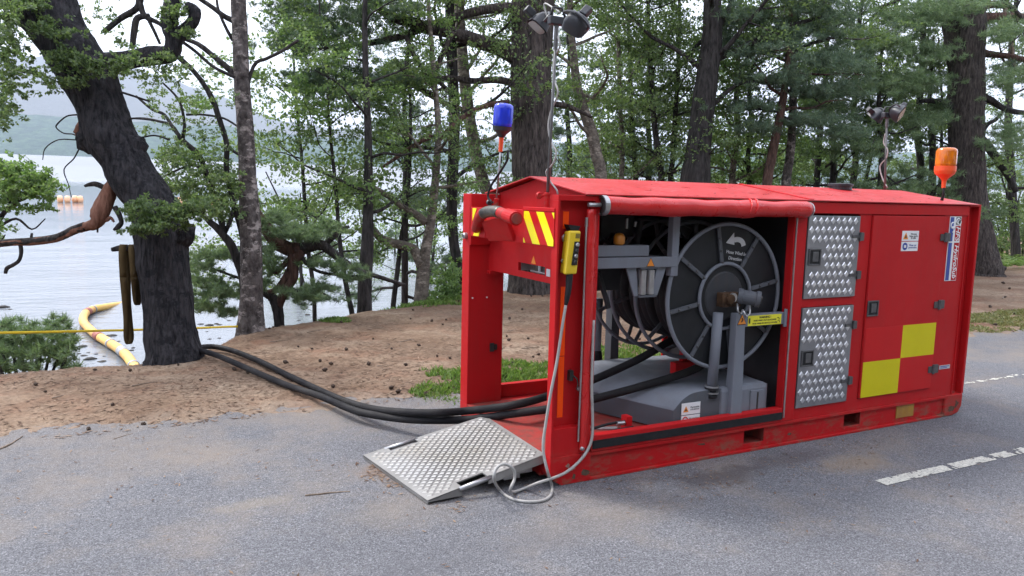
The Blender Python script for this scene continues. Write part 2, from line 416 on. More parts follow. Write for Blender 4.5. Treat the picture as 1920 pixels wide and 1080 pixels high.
def asphalt():
    m, n, l, b = nodes('worn_asphalt')
    v = coords(n, l)
    base = ramp(n, l, noise(n, l, v, .7, 5), [(.35, (.108, .11, .121)), (.65, (.136, .137, .147))])
    vo = n.new('ShaderNodeTexVoronoi'); vo.inputs['Scale'].default_value = 120; l.new(v, vo.inputs['Vector'])
    hs = n.new('ShaderNodeSeparateColor'); l.new(vo.outputs['Color'], hs.inputs[0])
    sp = ramp(n, l, hs.outputs[0], [(0, (.6, .6, .62)), (.5, (.95, .95, .96)), (.85, (1.12, 1.12, 1.12)), (1, (1.5, 1.5, 1.5))])
    base = mixc(n, l, 1.0, base, sp, 'MULTIPLY')
    base = mixc(n, l, 1.0, base, ramp(n, l, noise(n, l, v, 140, 3), [(.32, (.4, .4, .43)), (.68, (1.6, 1.6, 1.58))]), 'MULTIPLY')
    # needle dust and tracked soil, more along the verge and round the ramp
    s = n.new('ShaderNodeSeparateXYZ'); l.new(v, s.inputs[0])
    mr = n.new('ShaderNodeMapRange'); l.new(s.outputs['Y'], mr.inputs['Value'])
    mr.inputs['From Min'].default_value = .2; mr.inputs['From Max'].default_value = 2.1; mr.inputs['To Min'].default_value = 0; mr.inputs['To Max'].default_value = .13
    ad = n.new('ShaderNodeMath'); ad.operation = 'ADD'; l.new(noise(n, l, v, 1.3, 8, .7), ad.inputs[0]); l.new(mr.outputs[0], ad.inputs[1])
    d = ramp(n, l, ad.outputs[0], [(.5, (0, 0, 0)), (.76, (.75, .75, .75))])
    base = mixc(n, l, d, base, (.2, .165, .135))
    def tone_patch(base, cx, cy, sx, sy, col, amt, thr=.5):  # irregular brown and darker patches blended into the tarmac colour
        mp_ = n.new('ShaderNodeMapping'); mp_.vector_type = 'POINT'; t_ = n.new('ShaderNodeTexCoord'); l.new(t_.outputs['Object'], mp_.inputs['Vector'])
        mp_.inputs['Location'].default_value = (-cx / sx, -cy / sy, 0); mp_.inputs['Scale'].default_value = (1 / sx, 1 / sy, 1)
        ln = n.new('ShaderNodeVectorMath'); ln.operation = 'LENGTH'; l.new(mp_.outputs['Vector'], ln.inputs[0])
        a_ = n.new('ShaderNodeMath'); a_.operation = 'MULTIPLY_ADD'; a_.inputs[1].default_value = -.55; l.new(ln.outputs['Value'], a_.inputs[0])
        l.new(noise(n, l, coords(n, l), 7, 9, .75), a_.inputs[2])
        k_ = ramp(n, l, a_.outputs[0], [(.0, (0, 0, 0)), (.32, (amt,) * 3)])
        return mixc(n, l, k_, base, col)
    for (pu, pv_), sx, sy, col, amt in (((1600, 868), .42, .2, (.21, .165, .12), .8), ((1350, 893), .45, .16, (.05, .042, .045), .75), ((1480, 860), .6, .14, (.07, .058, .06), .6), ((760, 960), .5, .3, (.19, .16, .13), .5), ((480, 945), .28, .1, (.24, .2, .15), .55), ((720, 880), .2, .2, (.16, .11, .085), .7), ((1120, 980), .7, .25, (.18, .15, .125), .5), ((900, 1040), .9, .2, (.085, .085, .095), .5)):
        c0 = PLZ(pu, pv_); base = tone_patch(base, c0[0], c0[1], sx, sy, col, amt * (.6 if pv_ > 900 else .85))
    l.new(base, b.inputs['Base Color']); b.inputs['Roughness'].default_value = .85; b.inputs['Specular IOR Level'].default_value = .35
    h = n.new('ShaderNodeMath'); h.operation = 'ADD'; l.new(vo.outputs['Distance'], h.inputs[0]); l.new(noise(n, l, v, 120, 3), h.inputs[1])
    bump(n, l, b, h.outputs[0], .55, .006)
    return m
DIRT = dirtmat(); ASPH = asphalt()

xs = np.unique(np.concatenate([np.linspace(-900, -30, 25), np.linspace(-30, -5, 50), np.arange(-5, 5, .035), np.arange(5, 12, .08), np.linspace(12, 40, 90), np.linspace(40, 900, 40)]))
ys = np.unique(np.concatenate([np.linspace(-900, -20, 30), np.linspace(-20, -3, 40), np.linspace(-3, 1.5, 12), np.arange(1.5, 8.6, .04), np.linspace(8.6, 16, 60), np.linspace(16, 60, 30)]))
grid_mesh('ground', xs, ys, lambda X, Y: hz(X, Y), DIRT, kind='structure')

rx = np.unique(np.concatenate([np.linspace(-900, -12, 60), np.arange(-12, 20, .25), np.linspace(20, 900, 80)]))
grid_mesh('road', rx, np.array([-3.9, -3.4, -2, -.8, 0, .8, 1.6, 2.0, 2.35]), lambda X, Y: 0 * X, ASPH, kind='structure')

# worn centre dashes: thin flakes of paint left on the stones
def road_paint():
    m, n, l, b = nodes('worn_road_paint')
    v = coords(n, l)
    l.new(ramp(n, l, noise(n, l, v, 30, 5), [(.3, (.6, .59, .52)), (.7, (.42, .41, .37))]), b.inputs['Base Color'])
    b.inputs['Roughness'].default_value = .8; return m
RP = road_paint()
def dash(x0, x1, yc, wd, keep, seed):
    g = np.random.default_rng(seed); q = []
    c = .016
    for x in np.arange(x0, x1, c):
        for y in np.arange(yc - wd / 2, yc + wd / 2, c):
            e = abs(y + c / 2 - yc) / (wd / 2)
            if vnoise(x, y, .06, seed) * .6 + vnoise(x, y, .022, seed + 3) * .4 + .16 * (1 - e) > keep:
                j = g.normal(0, .002, (4, 2))
                q.append([(x + j[0, 0], y + j[0, 1], .004), (x + c + j[1, 0], y + j[1, 1], .004), (x + c + j[2, 0], y + c + j[2, 1], .004), (x + j[3, 0], y + c + j[3, 1], .004)])
    return np.array(q)
for i, (a, bb) in enumerate(((1.84, 5.8), (9.8, 13.8), (17.8, 21.8))):
    fast_mesh('road_line', dash(a, bb, -.735, .072, .485, 3 + i), 4, RP, kind='structure')
fast_mesh('road_edge_line', dash(3.9, 9.5, .62, .05, .62, 21), 4, RP, kind='structure')

def watermat():
    m, n, l, b = nodes('lake_water')
    v = coords(n, l)
    b.inputs['Base Color'].default_value = (.15, .165, .185, 1); b.inputs['Roughness'].default_value = .06
    b.inputs['IOR'].default_value = 1.333; b.inputs['Specular IOR Level'].default_value = .6
    f1 = noise(n, l, coords(n, l, (1, 2.2, 1)), 1.6, 6, .6)
    f2 = noise(n, l, coords(n, l, (1, 2.5, 1)), .16, 5, .55)
    ad = n.new('ShaderNodeMath'); ad.operation = 'MULTIPLY_ADD'; l.new(f2, ad.inputs[0]); ad.inputs[1].default_value = 3.0; l.new(f1, ad.inputs[2])
    s = n.new('ShaderNodeSeparateXYZ'); l.new(v, s.inputs[0])
    dn = n.new('ShaderNodeMath'); dn.operation = 'MULTIPLY_ADD'; l.new(noise(n, l, coords(n, l, (.25, 1, 1)), .03, 4), dn.inputs[0]); dn.inputs[1].default_value = 60; l.new(s.outputs['Y'], dn.inputs[2])
    far = n.new('ShaderNodeMapRange'); far.inputs['From Min'].default_value = 0; far.inputs['From Max'].default_value = 400; l.new(dn.outputs[0], far.inputs['Value'])
    l.new(ramp(n, l, far.outputs[0], [(.0, (.09, .09, .09)), (.12, (.09, .09, .09)), (.19, (.04, .04, .04)), (.33, (.05, .05, .05)), (.42, (.32, .32, .32)), (1, (.42, .42, .42))]), b.inputs['Roughness'])
    wind = ramp(n, l, far.outputs[0], [(.0, (.16, .16, .16)), (.12, (.2, .2, .2)), (.19, (.06, .06, .06)), (.33, (.08, .08, .08)), (.42, (.5, .5, .5))])
    q = n.new('ShaderNodeBump'); q.inputs['Distance'].default_value = .12
    l.new(wind, q.inputs['Strength']); l.new(ad.outputs[0], q.inputs['Height']); l.new(q.outputs['Normal'], b.inputs['Normal'])
    return m
WATER = watermat()
grid_mesh('lake_water', np.array([-6000, -500, -50, 0, 50, 500, 6000.]), np.array([6.5, 12, 30, 100, 500, 2000, 9000.]), lambda X, Y: lake_z(X, Y), WATER, kind='structure')

def hillmat(name, cs):
    m, n, l, b = nodes(name)
    v = coords(n, l)
    l.new(ramp(n, l, noise(n, l, coords(n, l, (1, 1, 3)), .02, 10, .85), cs), b.inputs['Base Color']); b.inputs['Roughness'].default_value = 1
    b.inputs['Specular IOR Level'].default_value = 0
    bump(n, l, b, noise(n, l, v, .03, 6, .7), 1, 12)
    return m
HILL_F = hillmat('forested_hill', [(.4, (.01, .03, .02)), (.52, (.035, .075, .045)), (.64, (.1, .155, .075))])
HILL_M = hillmat('moorland_hill', [(.35, (.06, .06, .045)), (.65, (.11, .1, .075))])
def hill(name, d, prof, depth, m, seed):
    """a ridge whose crest line follows (u, v) bearings seen over the lake, at depth d"""
    P = np.array(prof, float); us = np.linspace(P[0, 0], P[-1, 0], 220)
    vs = np.interp(us, P[:, 0], P[:, 1])
    rows = []
    for k, t in enumerate(np.linspace(0, 1, 30)):
        row = []
        for u, v in zip(us, vs):
            hv = 286 + .0353 * u
            base = U(u, hv, d + depth * t); z0 = UPV @ base
            top = U(u, v, d + depth); h = UPV @ top - LAKE
            hh = h * (t ** .8) * (1 + .12 * (vnoise(u * 3, t * 900, 60, seed) - .5) * (1 if 0 < k else 0)) + (4 + 7 * vnoise(u * 40, t * 3000, 30, seed + 1) if 0 < k else -4)
            base = base - UPV * (z0 - LAKE) + UPV * hh
            row.append(base)
        rows.append(row)
    V = np.array(rows); ny, nx = V.shape[:2]
    i = np.arange(ny - 1)[:, None] * nx + np.arange(nx - 1)[None, :]
    mb = MB(); mb.add(V.reshape(-1, 3), np.stack([i, i + 1, i + 1 + nx, i + nx], -1).reshape(-1, 4).tolist())
    return mb.obj(name, m, smooth=True, kind='structure')
hill('hill', 2500, [(-900, 200), (-300, 215), (0, 212), (120, 222), (250, 232), (420, 240), (600, 262), (900, 270), (1500, 285), (2100, 300)], 700, HILL_F, 1)
hill('hill', 4200, [(-900, 60), (-300, 90), (0, 104), (60, 112), (150, 116), (240, 132), (330, 150), (420, 188), (520, 228), (640, 246), (900, 262), (1500, 290), (2100, 305)], 1500, HILL_M, 2)
#==HAZE
hb = MB().box(-9000, 9000, -1200, 9800, -6, 1100)
hm = bpy.data.materials.new('air_haze'); hm.use_nodes = True; hn = hm.node_tree.nodes
hn.remove(hn['Principled BSDF']); pv = hn.new('ShaderNodeVolumePrincipled')
pv.inputs['Color'].default_value = (.72, .83, 1, 1); pv.inputs['Density'].default_value = .00015
hm.node_tree.links.new(pv.outputs[0], hn['Material Output'].inputs['Volume'])
HZ = hb.obj('haze', hm, kind='stuff')
#==CONTAINER
# ------------------------------------------------------------------ the red hose-reel container (open end x=0, lakeside y=W)
L, W, H = 3.78, 1.31, 1.65
C = thing('hose_reel_container', 'red steel hose reel container with open side, tread plate doors and lowered ramp', 'container', (L / 2, W / 2, 0))
def P(mb, name, mat, parent=C, bevel=0., smooth=False, **k): return mb.obj(name, mat, parent, bevel, smooth, **k)

# bottom side rails with fork pockets
def rail(y0, y1, yw):
    m = MB()
    def seg(x0, x1, z0=.018, z1=.148): m.box(x0, x1, y0 + yw[0], y1 - yw[1], z0, z1)
    for a, b in ((.27, 1.48), (1.656, 2.436), (2.606, 3.56)): seg(a, b)
    for a, b in ((1.48, 1.656), (2.436, 2.606)): m.box(a, b, y0 + yw[0], y1 - yw[1], .018, .052)
    m.box(.27, 3.6, y0, y1, .148, .170)
    m.box(.27, 3.56, y0, y1, 0.0, .018)
    return m
near_rail = P(rail(0, .12, (.018, 0)), 'bottom_rail', RED, bevel=.003)
P(rail(W - .12, W, (0, .018)), 'bottom_rail', RED, bevel=.003)
for y in (0, W - .12):
    m = MB().prism([(0.0, y, .172), (0, y, .07), (.028, y, .03), (.075, y, 0), (.27, y, 0), (.27, y, .172)], (0, .12, 0))
    P(m, 'corner_foot', RED, bevel=.004)
    m = MB().prism([(3.56, y, .172), (3.56, y, 0), (3.66, y, 0), (3.74, y, .018), (3.775, y, .07), (3.78, y, .172)], (0, .12, 0))
    P(m, 'corner_foot', RED, bevel=.008)
m = MB().box(3.0, 3.2, .012, .0175, .05, .145)
P(m, 'amber_reflector', pmat('dirty_amber', (.38, .2, .02), (.3, .14, .03), 9, .6), near_rail)
for x0, x1 in ((1.48, 1.656), (2.436, 2.606)):
    P(MB().box(x0 - .004, x0, .02, W - .02, .052, .148).box(x1, x1 + .004, .02, W - .02, .052, .148).box(x0, x1, .02, W - .02, .048, .052), 'fork_pocket', RED_IN)
# deck
P(MB().box(.0, 1.8, .12, W - .12, .15, .172), 'deck', RED_IN)
P(MB().box(1.8, 3.7, .02, W - .02, .172, .19), 'engine_floor', RED_IN)
P(MB().box(.0, .03, .12, W - .12, .03, .15), 'end_sill', RED)
RUST = pmat('rust_scuff', (.13, .065, .035), (.05, .03, .025), 30, .9)
SCUFF = pmat('pale_scuff', (.4, .25, .2), (.25, .12, .1), 30, .8)
def scuff(cx, cz, w_, h_, mt_, y, seed):
    g = np.random.default_rng(seed); a = np.sort(g.random(11)) * 2 * PI; r = g.uniform(.45, 1, 11)
    P(MB().prism([(cx + w_ * q_ * math.cos(t), y, cz + h_ * q_ * math.sin(t)) for t, q_ in zip(a, r)], (0, .0012, 0)), 'scuff_mark', mt_)
scuff(.235, .052, .045, .03, RUST, -.001, 1); scuff(.16, .04, .018, .022, RUST, -.001, 2); scuff(.115, .11, .02, .016, SCUFF, -.001, 3); scuff(.14, .09, .03, .012, SCUFF, -.001, 4)
scuff(3.65, .055, .06, .03, RUST, -.001, 5); scuff(3.71, .09, .035, .04, RUST, -.001, 6); scuff(1.9, .07, .03, .012, RUST, .017, 7); scuff(1.12, .1, .05, .01, RUST, .017, 8)
# side sill with rubber strip under the curtain
for y0, y1, yf, yb in ((-.004, .05, -.012, -.004), (W - .05, W + .004, W + .004, W + .012)):
    r = P(MB().box(.27, 1.79, y0, y1, .172, .268), 'curtain_sill', RED, bevel=.004)
    P(MB().box(.275, 1.785, yf, yb, .192, .24), 'rubber_strip', BLACK, r)

# corner posts
m = MB().box(0, .014, 0, .062, .172, 1.62).box(.014, .27, .058, .066, .172, 1.62).box(.014, .262, .004, .058, .172, .335)
m.box(.0, .262, .0, .07, 1.62, 1.65)
m.box(.24, .27, .0, .058, .335, 1.62)
npost = P(m, 'corner_post', RED, bevel=.002)
for z0_, z1_ in ((.385, .74), (.745, 1.14), (1.395, 1.43), (1.465, 1.56)):
    P(MB().box(.066, .103, .0555, .058, z0_, z1_), 'reflective_strip', ORANGE, npost)
P(MB().box(.128, .152, .03, .058, .60, .66).tube([(.15, .03, .63), (.165, .012, .615), (.168, .004, .585), (.16, 0, .57)], .004, 6), 'lashing_clip', BLKPR, npost)
P(MB().lathe((.2, .058, .545), (0, -1, 0), [(.012, 0), (.012, .016), (.006, .02)], 10), 'bolt', STEEL, npost)
P(MB().lathe((.205, .0, .205), (0, -1, 0), [(.016, 0), (.016, .01), (.008, .02)], 12), 'bolt', STEEL, npost)
# side flap of the roll cover, its zip rail
fl = []
for i, z in enumerate(np.linspace(.185, 1.575, 50)):
    a = .004 * math.sin(z * 31) + .005 * math.sin(z * 13 + 1)
    fl.append([(.182 + .003 * math.sin(z * 9), -.002 + a * .4, z), (.208, -.018 + a, z), (.234 + .002 * math.sin(z * 17), -.008 - a * .6, z), (.262, .002, z)])
fl = np.array(fl); k = len(fl); V = fl.reshape(-1, 3)
Fc = [(i * 4 + j, i * 4 + j + 1, i * 4 + j + 5, i * 4 + j + 4) for i in range(k - 1) for j in range(3)]
fo = MB().add(V, Fc).obj('side_flap', VINYL, C, smooth=True)
sd = fo.modifiers.new('thick', 'SOLIDIFY'); sd.thickness = .004
P(MB().tube([(.176, -.006, .25), (.178, -.008, .7), (.179, -.006, 1.2), (.18, -.006, 1.5)], .0055, 8).box(.173, .186, -.012, 0, 1.48, 1.53), 'zip_rail', STEEL, C)

fp = P(MB().box(0, .27, 1.19, 1.31, .172, 1.65).box(.0, .27, 1.17, 1.19, 1.30, 1.65), 'corner_post', RED, bevel=.004)
P(MB().box(.17, .2, 1.176, 1.19, .54, .60).box(.205, .225, 1.18, 1.19, .55, .59), 'lashing_clip', BLKPR, fp)
rv = MB().lathe((-.0, 1.24, 1.36), (-1, 0, 0), [(.022, 0), (.022, .02), (.014, .028), (.013, .01)], 14)
P(rv, 'pipe_socket', STEEL, fp)
P(MB().lathe((.14, 1.19, .93), (0, -1, 0), [(.006, 0), (.006, .006)], 8).lathe((.03, 1.19, .93), (0, -1, 0), [(.006, 0), (.006, .006)], 8), 'bolt', WHITE, fp)
for y0, y1, ya, yb in ((0, .07, .0, .05), (W - .07, W, W - .05, W)):
    m = MB().box(3.755, 3.78, y0, y1, .172, 1.66)
    m.box(3.64, 3.755, (y0 + .05 if y0 == 0 else y0), (y1 if y0 == 0 else y1 - .05), .172, 1.64)
    m.box(3.63, 3.64, y0, y1, .172, 1.64)
    m.box(3.64, 3.755, y0, y1, 1.64, 1.66)
    P(m, 'corner_post', RED, bevel=.003)

# top rails and roof
P(MB().box(.27, 1.9, .0, .06, 1.572, 1.648).box(1.9, 3.63, .0, .06, 1.572, 1.648), 'top_rail', RED, bevel=.004)
P(MB().box(.27, 3.63, W - .06, W, 1.572, 1.648), 'top_rail', RED, bevel=.004)
Y2 = W / 2; x0, x1 = .17, 3.735; zr, ze = 1.757, 1.653
m = MB().prism([(x0, -.012, ze), (x0, Y2, zr), (x0, W + .012, ze), (x0, W + .012, ze + .008), (x0, Y2, zr + .009), (x0, -.012, ze + .008)], (x1 - x0, 0, 0))
roof = P(m, 'roof', paint('red_roof_paint', (.5, .024, .028), dirt=.18, rough=.32, spec=.5), bevel=.0015)
for x in (1.9,):
    P(MB().prism([(x, -.004, ze + .010), (x, Y2, zr + .0105), (x, Y2, zr + .014), (x, -.004, ze + .0135)], (.05, 0, 0)), 'roof_seam', RED, roof)
m = MB().prism([(.22, .07, 1.575), (.22, W - .12, 1.575), (.22, W - .12, 1.661), (.22, Y2, 1.748), (.22, .07, 1.661)], (.01, 0, 0))
m.box(.22, .23, .07, W - .12, 1.36, 1.575)
P(m, 'gable_panel', RED)
P(MB().prism([(3.70, .05, 1.575), (3.70, W - .05, 1.575), (3.70, W - .05, 1.653), (3.70, Y2, 1.748), (3.70, .05, 1.653)], (.01, 0, 0)), 'gable_panel', RED)
P(MB().box(3.735, 3.75, .07, W - .07, .172, 1.64), 'end_wall', RED)
P(MB().box(3.76, 3.80, .02, .05, 1.0, 1.14), 'rear_bracket', BLKPR)
g_ = np.random.default_rng(77); Q_ = []
for _ in range(70):
    x, y = g_.uniform(.3, 3.6), abs(g_.normal(0, .2)) + .01; a = g_.random() * 6.28; l_ = g_.uniform(.008, .035); z = ze + .0105 + (zr - ze) * min(y, Y2) / Y2
    if y > Y2: continue
    c_ = arr([x, y, z]); d_ = arr([math.cos(a), math.sin(a), .12 * math.sin(a)]) * l_; e_ = arr([-math.sin(a), math.cos(a), 0]) * l_ * .18; Q_.append([c_ - d_, c_ + e_, c_ + d_, c_ - e_])
fast_mesh('roof_debris', np.array(Q_), 4, CONE, roof, kind='stuff')
P(MB().lathe((2.93, Y2 - .05, 1.752), (0, 0, 1), [(.085, 0), (.085, .028), (.095, .03), (.095, .045), (.07, .05)], 24), 'exhaust_cap', PLASB, roof, smooth=False)

# chevron board, hook bar, lower cross beam on the open end
cb = P(MB().box(0.0, .02, .066, 1.188, 1.362, 1.56).box(-.006, .03, .03, .40, 1.556, 1.578), 'cross_board', RED, bevel=.003)
def chevron(y0, y1, z0, z1, lean, shift):
    """panel with leaning yellow bars on the -x face; bars are clipped to the panel"""
    pan = P(MB().box(-.004, 0, y0, y1, z0, z1), 'chevron_panel', REDR, cb)
    wd, pitch = .086, .178; hh = z1 - z0; sl = .144
    for k in range(-3, 8):
        a = y0 + shift + k * pitch
        poly = [(a, z0), (a + wd, z0), (a + wd + lean * sl, z1), (a + lean * sl, z1)]
        # clip in y
        for lim, sg in ((y0, 1), (y1, -1)):
            q = []
            for i in range(len(poly)):
                p1, p2 = poly[i], poly[(i + 1) % len(poly)]
                i1, i2 = sg * (p1[0] - lim) >= 0, sg * (p2[0] - lim) >= 0
                if i1: q.append(p1)
                if i1 != i2:
                    t = (lim - p1[0]) / (p2[0] - p1[0]); q.append((lim, p1[1] + t * (p2[1] - p1[1])))
            poly = q
            if len(poly) < 3: break
        if len(poly) >= 3 and abs(sum(poly[i][0] * poly[(i + 1) % len(poly)][1] - poly[(i + 1) % len(poly)][0] * poly[i][1] for i in range(len(poly)))) > .0006:
            P(MB().prism([(-.0065, y, z) for y, z in poly], (.0025, 0, 0)), 'chevron_bar', YELB, pan)
chevron(.032, .385, 1.368, 1.553, 1, -.026)
chevron(.93, 1.13, 1.368, 1.553, -1, .10)
hk = P(MB().prism([PLX(915, 452, -.012), PLX(962, 452, -.012), PLX(946, 404, -.085), PLX(902, 416, -.085)], (.03, 0, 0)), 'hook_plate', RED, bevel=.006)
HXP = -.10
bar = smooth_path([PLX(893, 428, -.02), PLX(896, 417, -.07), PLX(901, 405, HXP), PLX(911, 398, HXP), PLX(926, 396, HXP), PLX(941, 400, HXP), PLX(953, 405, HXP)], 5)
P(MB().tube(bar, .034, 14), 'hook_bar', paint('worn_hook_paint', (.42, .02, .022), dirt=.5, rough=.35), hk, smooth=True)
P(MB().tube(bar[13:25], .0352, 14), 'worn_section', pmat('bare_worn_steel', (.03, .028, .028), (.16, .14, .12), 16, .35, .6), hk, smooth=True)
e0, e1 = PLX(952, 404, HXP), PLX(968, 410, HXP - .03)
P(MB().tube([e0, e1], .041, 18), 'bar_end', RED, hk, bevel=.003)
P(MB().tube([e1 + (e1 - e0) * .01, e1 + (e1 - e0) * .06], .03, 18), 'end_bore', RED_IN, hk)
lb = MB()
XB = .15
lb.box(XB, XB + .02, .066, .39, 1.125, 1.362).box(XB, XB + .02, .74, 1.19, 1.125, 1.362).box(XB, XB + .02, .39, .74, 1.218, 1.362).box(XB, XB + .02, .39, .74, 1.125, 1.165)
lbo = P(lb, 'cross_beam', RED)
P(MB().box(XB + .02, XB + .1, .39, .395, 1.165, 1.218).box(XB + .02, XB + .1, .735, .74, 1.165, 1.218).box(XB + .03, XB + .05, .50, .53, 1.165, 1.218).tube([(XB + .03, .42, 1.172), (XB + .03, .62, 1.172)], .007, 8), 'slot_lining', STEEL, lbo)
P(MB().prism([(XB - .002, .565, 1.225), (XB - .002, .505, 1.225), (XB - .002, .535, 1.275)], (.002, 0, 0)), 'warning_triangle', SIGNO, lbo)
P(MB().box(XB - .002, XB, .325, .37, 1.165, 1.21), 'data_plate', GREYPR, lbo)
P(MB().box(XB - .02, XB + .05, 1.12, 1.18, 1.10, 1.125).lathe((XB - .02, 1.15, 1.11), (-1, 0, 0), [(.008, 0), (.008, .008)], 8), 'bracket', RED, lbo)

# rolled-up cover
rp = []
for i, x in enumerate(np.linspace(.285, 1.88, 60)):
    rp.append((x, -.02 + .003 * math.sin(x * 6), 1.598 - .014 * math.sin(PI * (x - .28) / 1.6) * .3 + .002 * math.sin(x * 23)))
rr = [.052 + .0025 * math.sin(p[0] * 11) + (.003 if 1.3 < p[0] < 1.42 else 0) - .012 * (p[0] > 1.86) for p in rp]
tr = P(MB().tube(rp, rr, 22, True, .012), 'rolled_cover', VINYL, smooth=True)
P(MB().tube([(.26, -.02, 1.598), (.29, -.02, 1.598)], [.056, .056], 24, False).tube([(.26, -.02, 1.598), (.29, -.02, 1.598)], [.048, .048], 24, False).tube([(.185, -.012, 1.6), (.265, -.012, 1.6)], .012, 8), 'roll_tube', STEEL, tr)
P(MB().tube([(.272, -.02, 1.598), (.278, -.02, 1.598)], .0475, 24), 'bore_shade_disc', BLKPR, tr)  # black disc standing in for the shade inside the open tube
P(MB().lathe((1.88, -.02, 1.597), (1, 0, 0), [(.05, 0), (.046, .012), (.03, .016)], 20), 'end_cap', GREYPR, tr)
for x in (1.33, 1.38):
    t = np.linspace(-.6, 1.9, 9)
    P(MB().tube([(x + .02 * a, -.02 - .0565 * math.cos(a), 1.597 + .0565 * math.sin(a)) for a in t], .006, 6), 'cover_crease', VINYL, tr, smooth=True)

# divider post and engine-bay front
dv = P(MB().box(1.79, 1.905, 0, .06, .172, 1.572), 'divider_post', RED, bevel=.003)
P(MB().tube([(1.805, -.004, .2), (1.805, -.004, 1.54)], .006, 6), 'zip_rail', STEEL, dv)
P(MB().box(1.835, 1.85, .062, W - .03, .19, 1.572), 'bulkhead', DARKP)
P(MB().box(.27, 1.775, W - .05, W - .03, 1.19, 1.572), 'rear_curtain', DARKP)
P(MB().box(.24, 1.775, .07, W - .06, 1.572, 1.58), 'ceiling_panel', DARKP)
body = MB()
for a in ((1.905, 2.54, .944, 1.0), (1.905, 2.54, .172, .25), (2.42, 2.54, .25, .944), (2.42, 2.54, 1.0, 1.572), (2.54, 3.63, .172, .25), (3.36, 3.63, .25, 1.572)):
    body.box(a[0], a[1], .008, .03, a[2], a[3])
P(body, 'side_panel', RED)
P(MB().box(1.79, 3.63, W - .03, W - .01, .172, 1.572), 'side_panel', RED)

LATCH = pmat('dull_steel', (.12, .12, .125), (.07, .07, .075), 14, .45, .5)
def latch(par, lx, lz):
    w_, h_ = .058, .056
    P(MB().box(lx - w_, lx + w_, -.012, -.004, lz - h_, lz - h_ + .01).box(lx - w_, lx + w_, -.012, -.004, lz + h_ - .01, lz + h_).box(lx - w_, lx - w_ + .011, -.012, -.004, lz - h_ + .01, lz + h_ - .01).box(lx + w_ - .011, lx + w_, -.012, -.004, lz - h_ + .01, lz + h_ - .01), 'latch_frame', LATCH, par, bevel=.002)
    P(MB().box(lx - w_ + .011, lx + w_ - .011, -.0065, -.0045, lz - h_ + .01, lz + h_ - .01), 'latch_dish', DARKP, par)
    P(MB().box(lx - .02, lx + .034, -.011, -.0065, lz - .03, lz + .036), 'latch_paddle', LATCH, par, bevel=.002)
def tread_door(x0, x1, z0, z1, latch_z):
    d = P(MB().box(x0, x1, -.004, .01, z0, z1), 'tread_plate_door', ALU, bevel=.002)
    m = MB(); px, pz = .0565, .0605; a, h = .0235, .0265
    for r in range(int((z1 - z0) / (pz)) + 1):
        for c_ in range(int((x1 - x0) / px) + 2):
            cx = x0 + .012 + c_ * px + (px / 2 if r % 2 else 0) - .01; cz = z1 - .035 - r * pz
            if not (x0 + a < cx < x1 - a and z0 + h < cz < z1 - h): continue
            if cx < x0 + .15 and abs(cz - latch_z) < .085: continue
            if cx > x1 - .04 and min(abs(cz - z1 + .14), abs(cz - z0 - .15)) < .03: continue
            # lozenge with sloped flanks
            o = [(cx - a, cz), (cx, cz - h), (cx + a, cz), (cx, cz + h)]; s_ = .74
            v = [(x, -.004, z) for x, z in o] + [(cx + (x - cx) * s_, -.008, cz + (z - cz) * s_) for x, z in o]
            m.add(v, [(4, 5, 6, 7)] + [(i, (i + 1) % 4, 4 + (i + 1) % 4, 4 + i) for i in range(4)])
    P(m, 'tread_bars', ALU_T, d)
    latch(d, x0 + .073, latch_z)
    for z in (z1 - .14, z0 + .15):
        P(MB().box(x1 - .075, x1 + .006, -.010, -.004, z - .011, z + .011).box(x1 + .006, x1 + .035, -.016, .008, z - .028, z + .028).cyl((x1 + .004, -.012, z - .03), (x1 + .004, -.012, z + .03), .007, 8), 'hinge', LATCH, d, bevel=.001)
    return d
tread_door(1.915, 2.415, 1.002, 1.558, 1.282)
tread_door(1.915, 2.415, .25, .94, .593)

sd_ = P(MB().box(2.548, 3.352, -.004, .02, .255, 1.565), 'side_door', RED, bevel=.003)
latch(sd_, 2.612, .907)
for z in (1.41, .901, .402):
    P(MB().box(3.30, 3.352, -.012, -.004, z - .025, z + .025).box(3.356, 3.42, -.012, .008, z - .032, z + .032).cyl((3.354, -.014, z - .036), (3.354, -.014, z + .036), .01, 8), 'hinge', LATCH, sd_, bevel=.002)
P(MB().box(2.964, 3.349, -.0062, -.004, .519, .764), 'yellow_square', YEL, sd_)
P(MB().box(2.56, 2.9635, -.0062, -.004, .258, .5185), 'yellow_square', YEL, sd_)
P(MB().box(2.56, 2.9635, -.0060, -.004, .519, .764), 'red_square', REDR, sd_)
P(MB().box(2.964, 3.349, -.0060, -.004, .258, .5185), 'red_square', REDR, sd_)

def tri(m, cx, cz, s, y, t=.001):
    return m.prism([(cx - s, y, cz - s * .8), (cx + s, y, cz - s * .8), (cx, y, cz + s * .95)], (0, t, 0))
EX, EZ, DZ = (1, 0, 0), (0, 0, 1), (0, 0, -1)
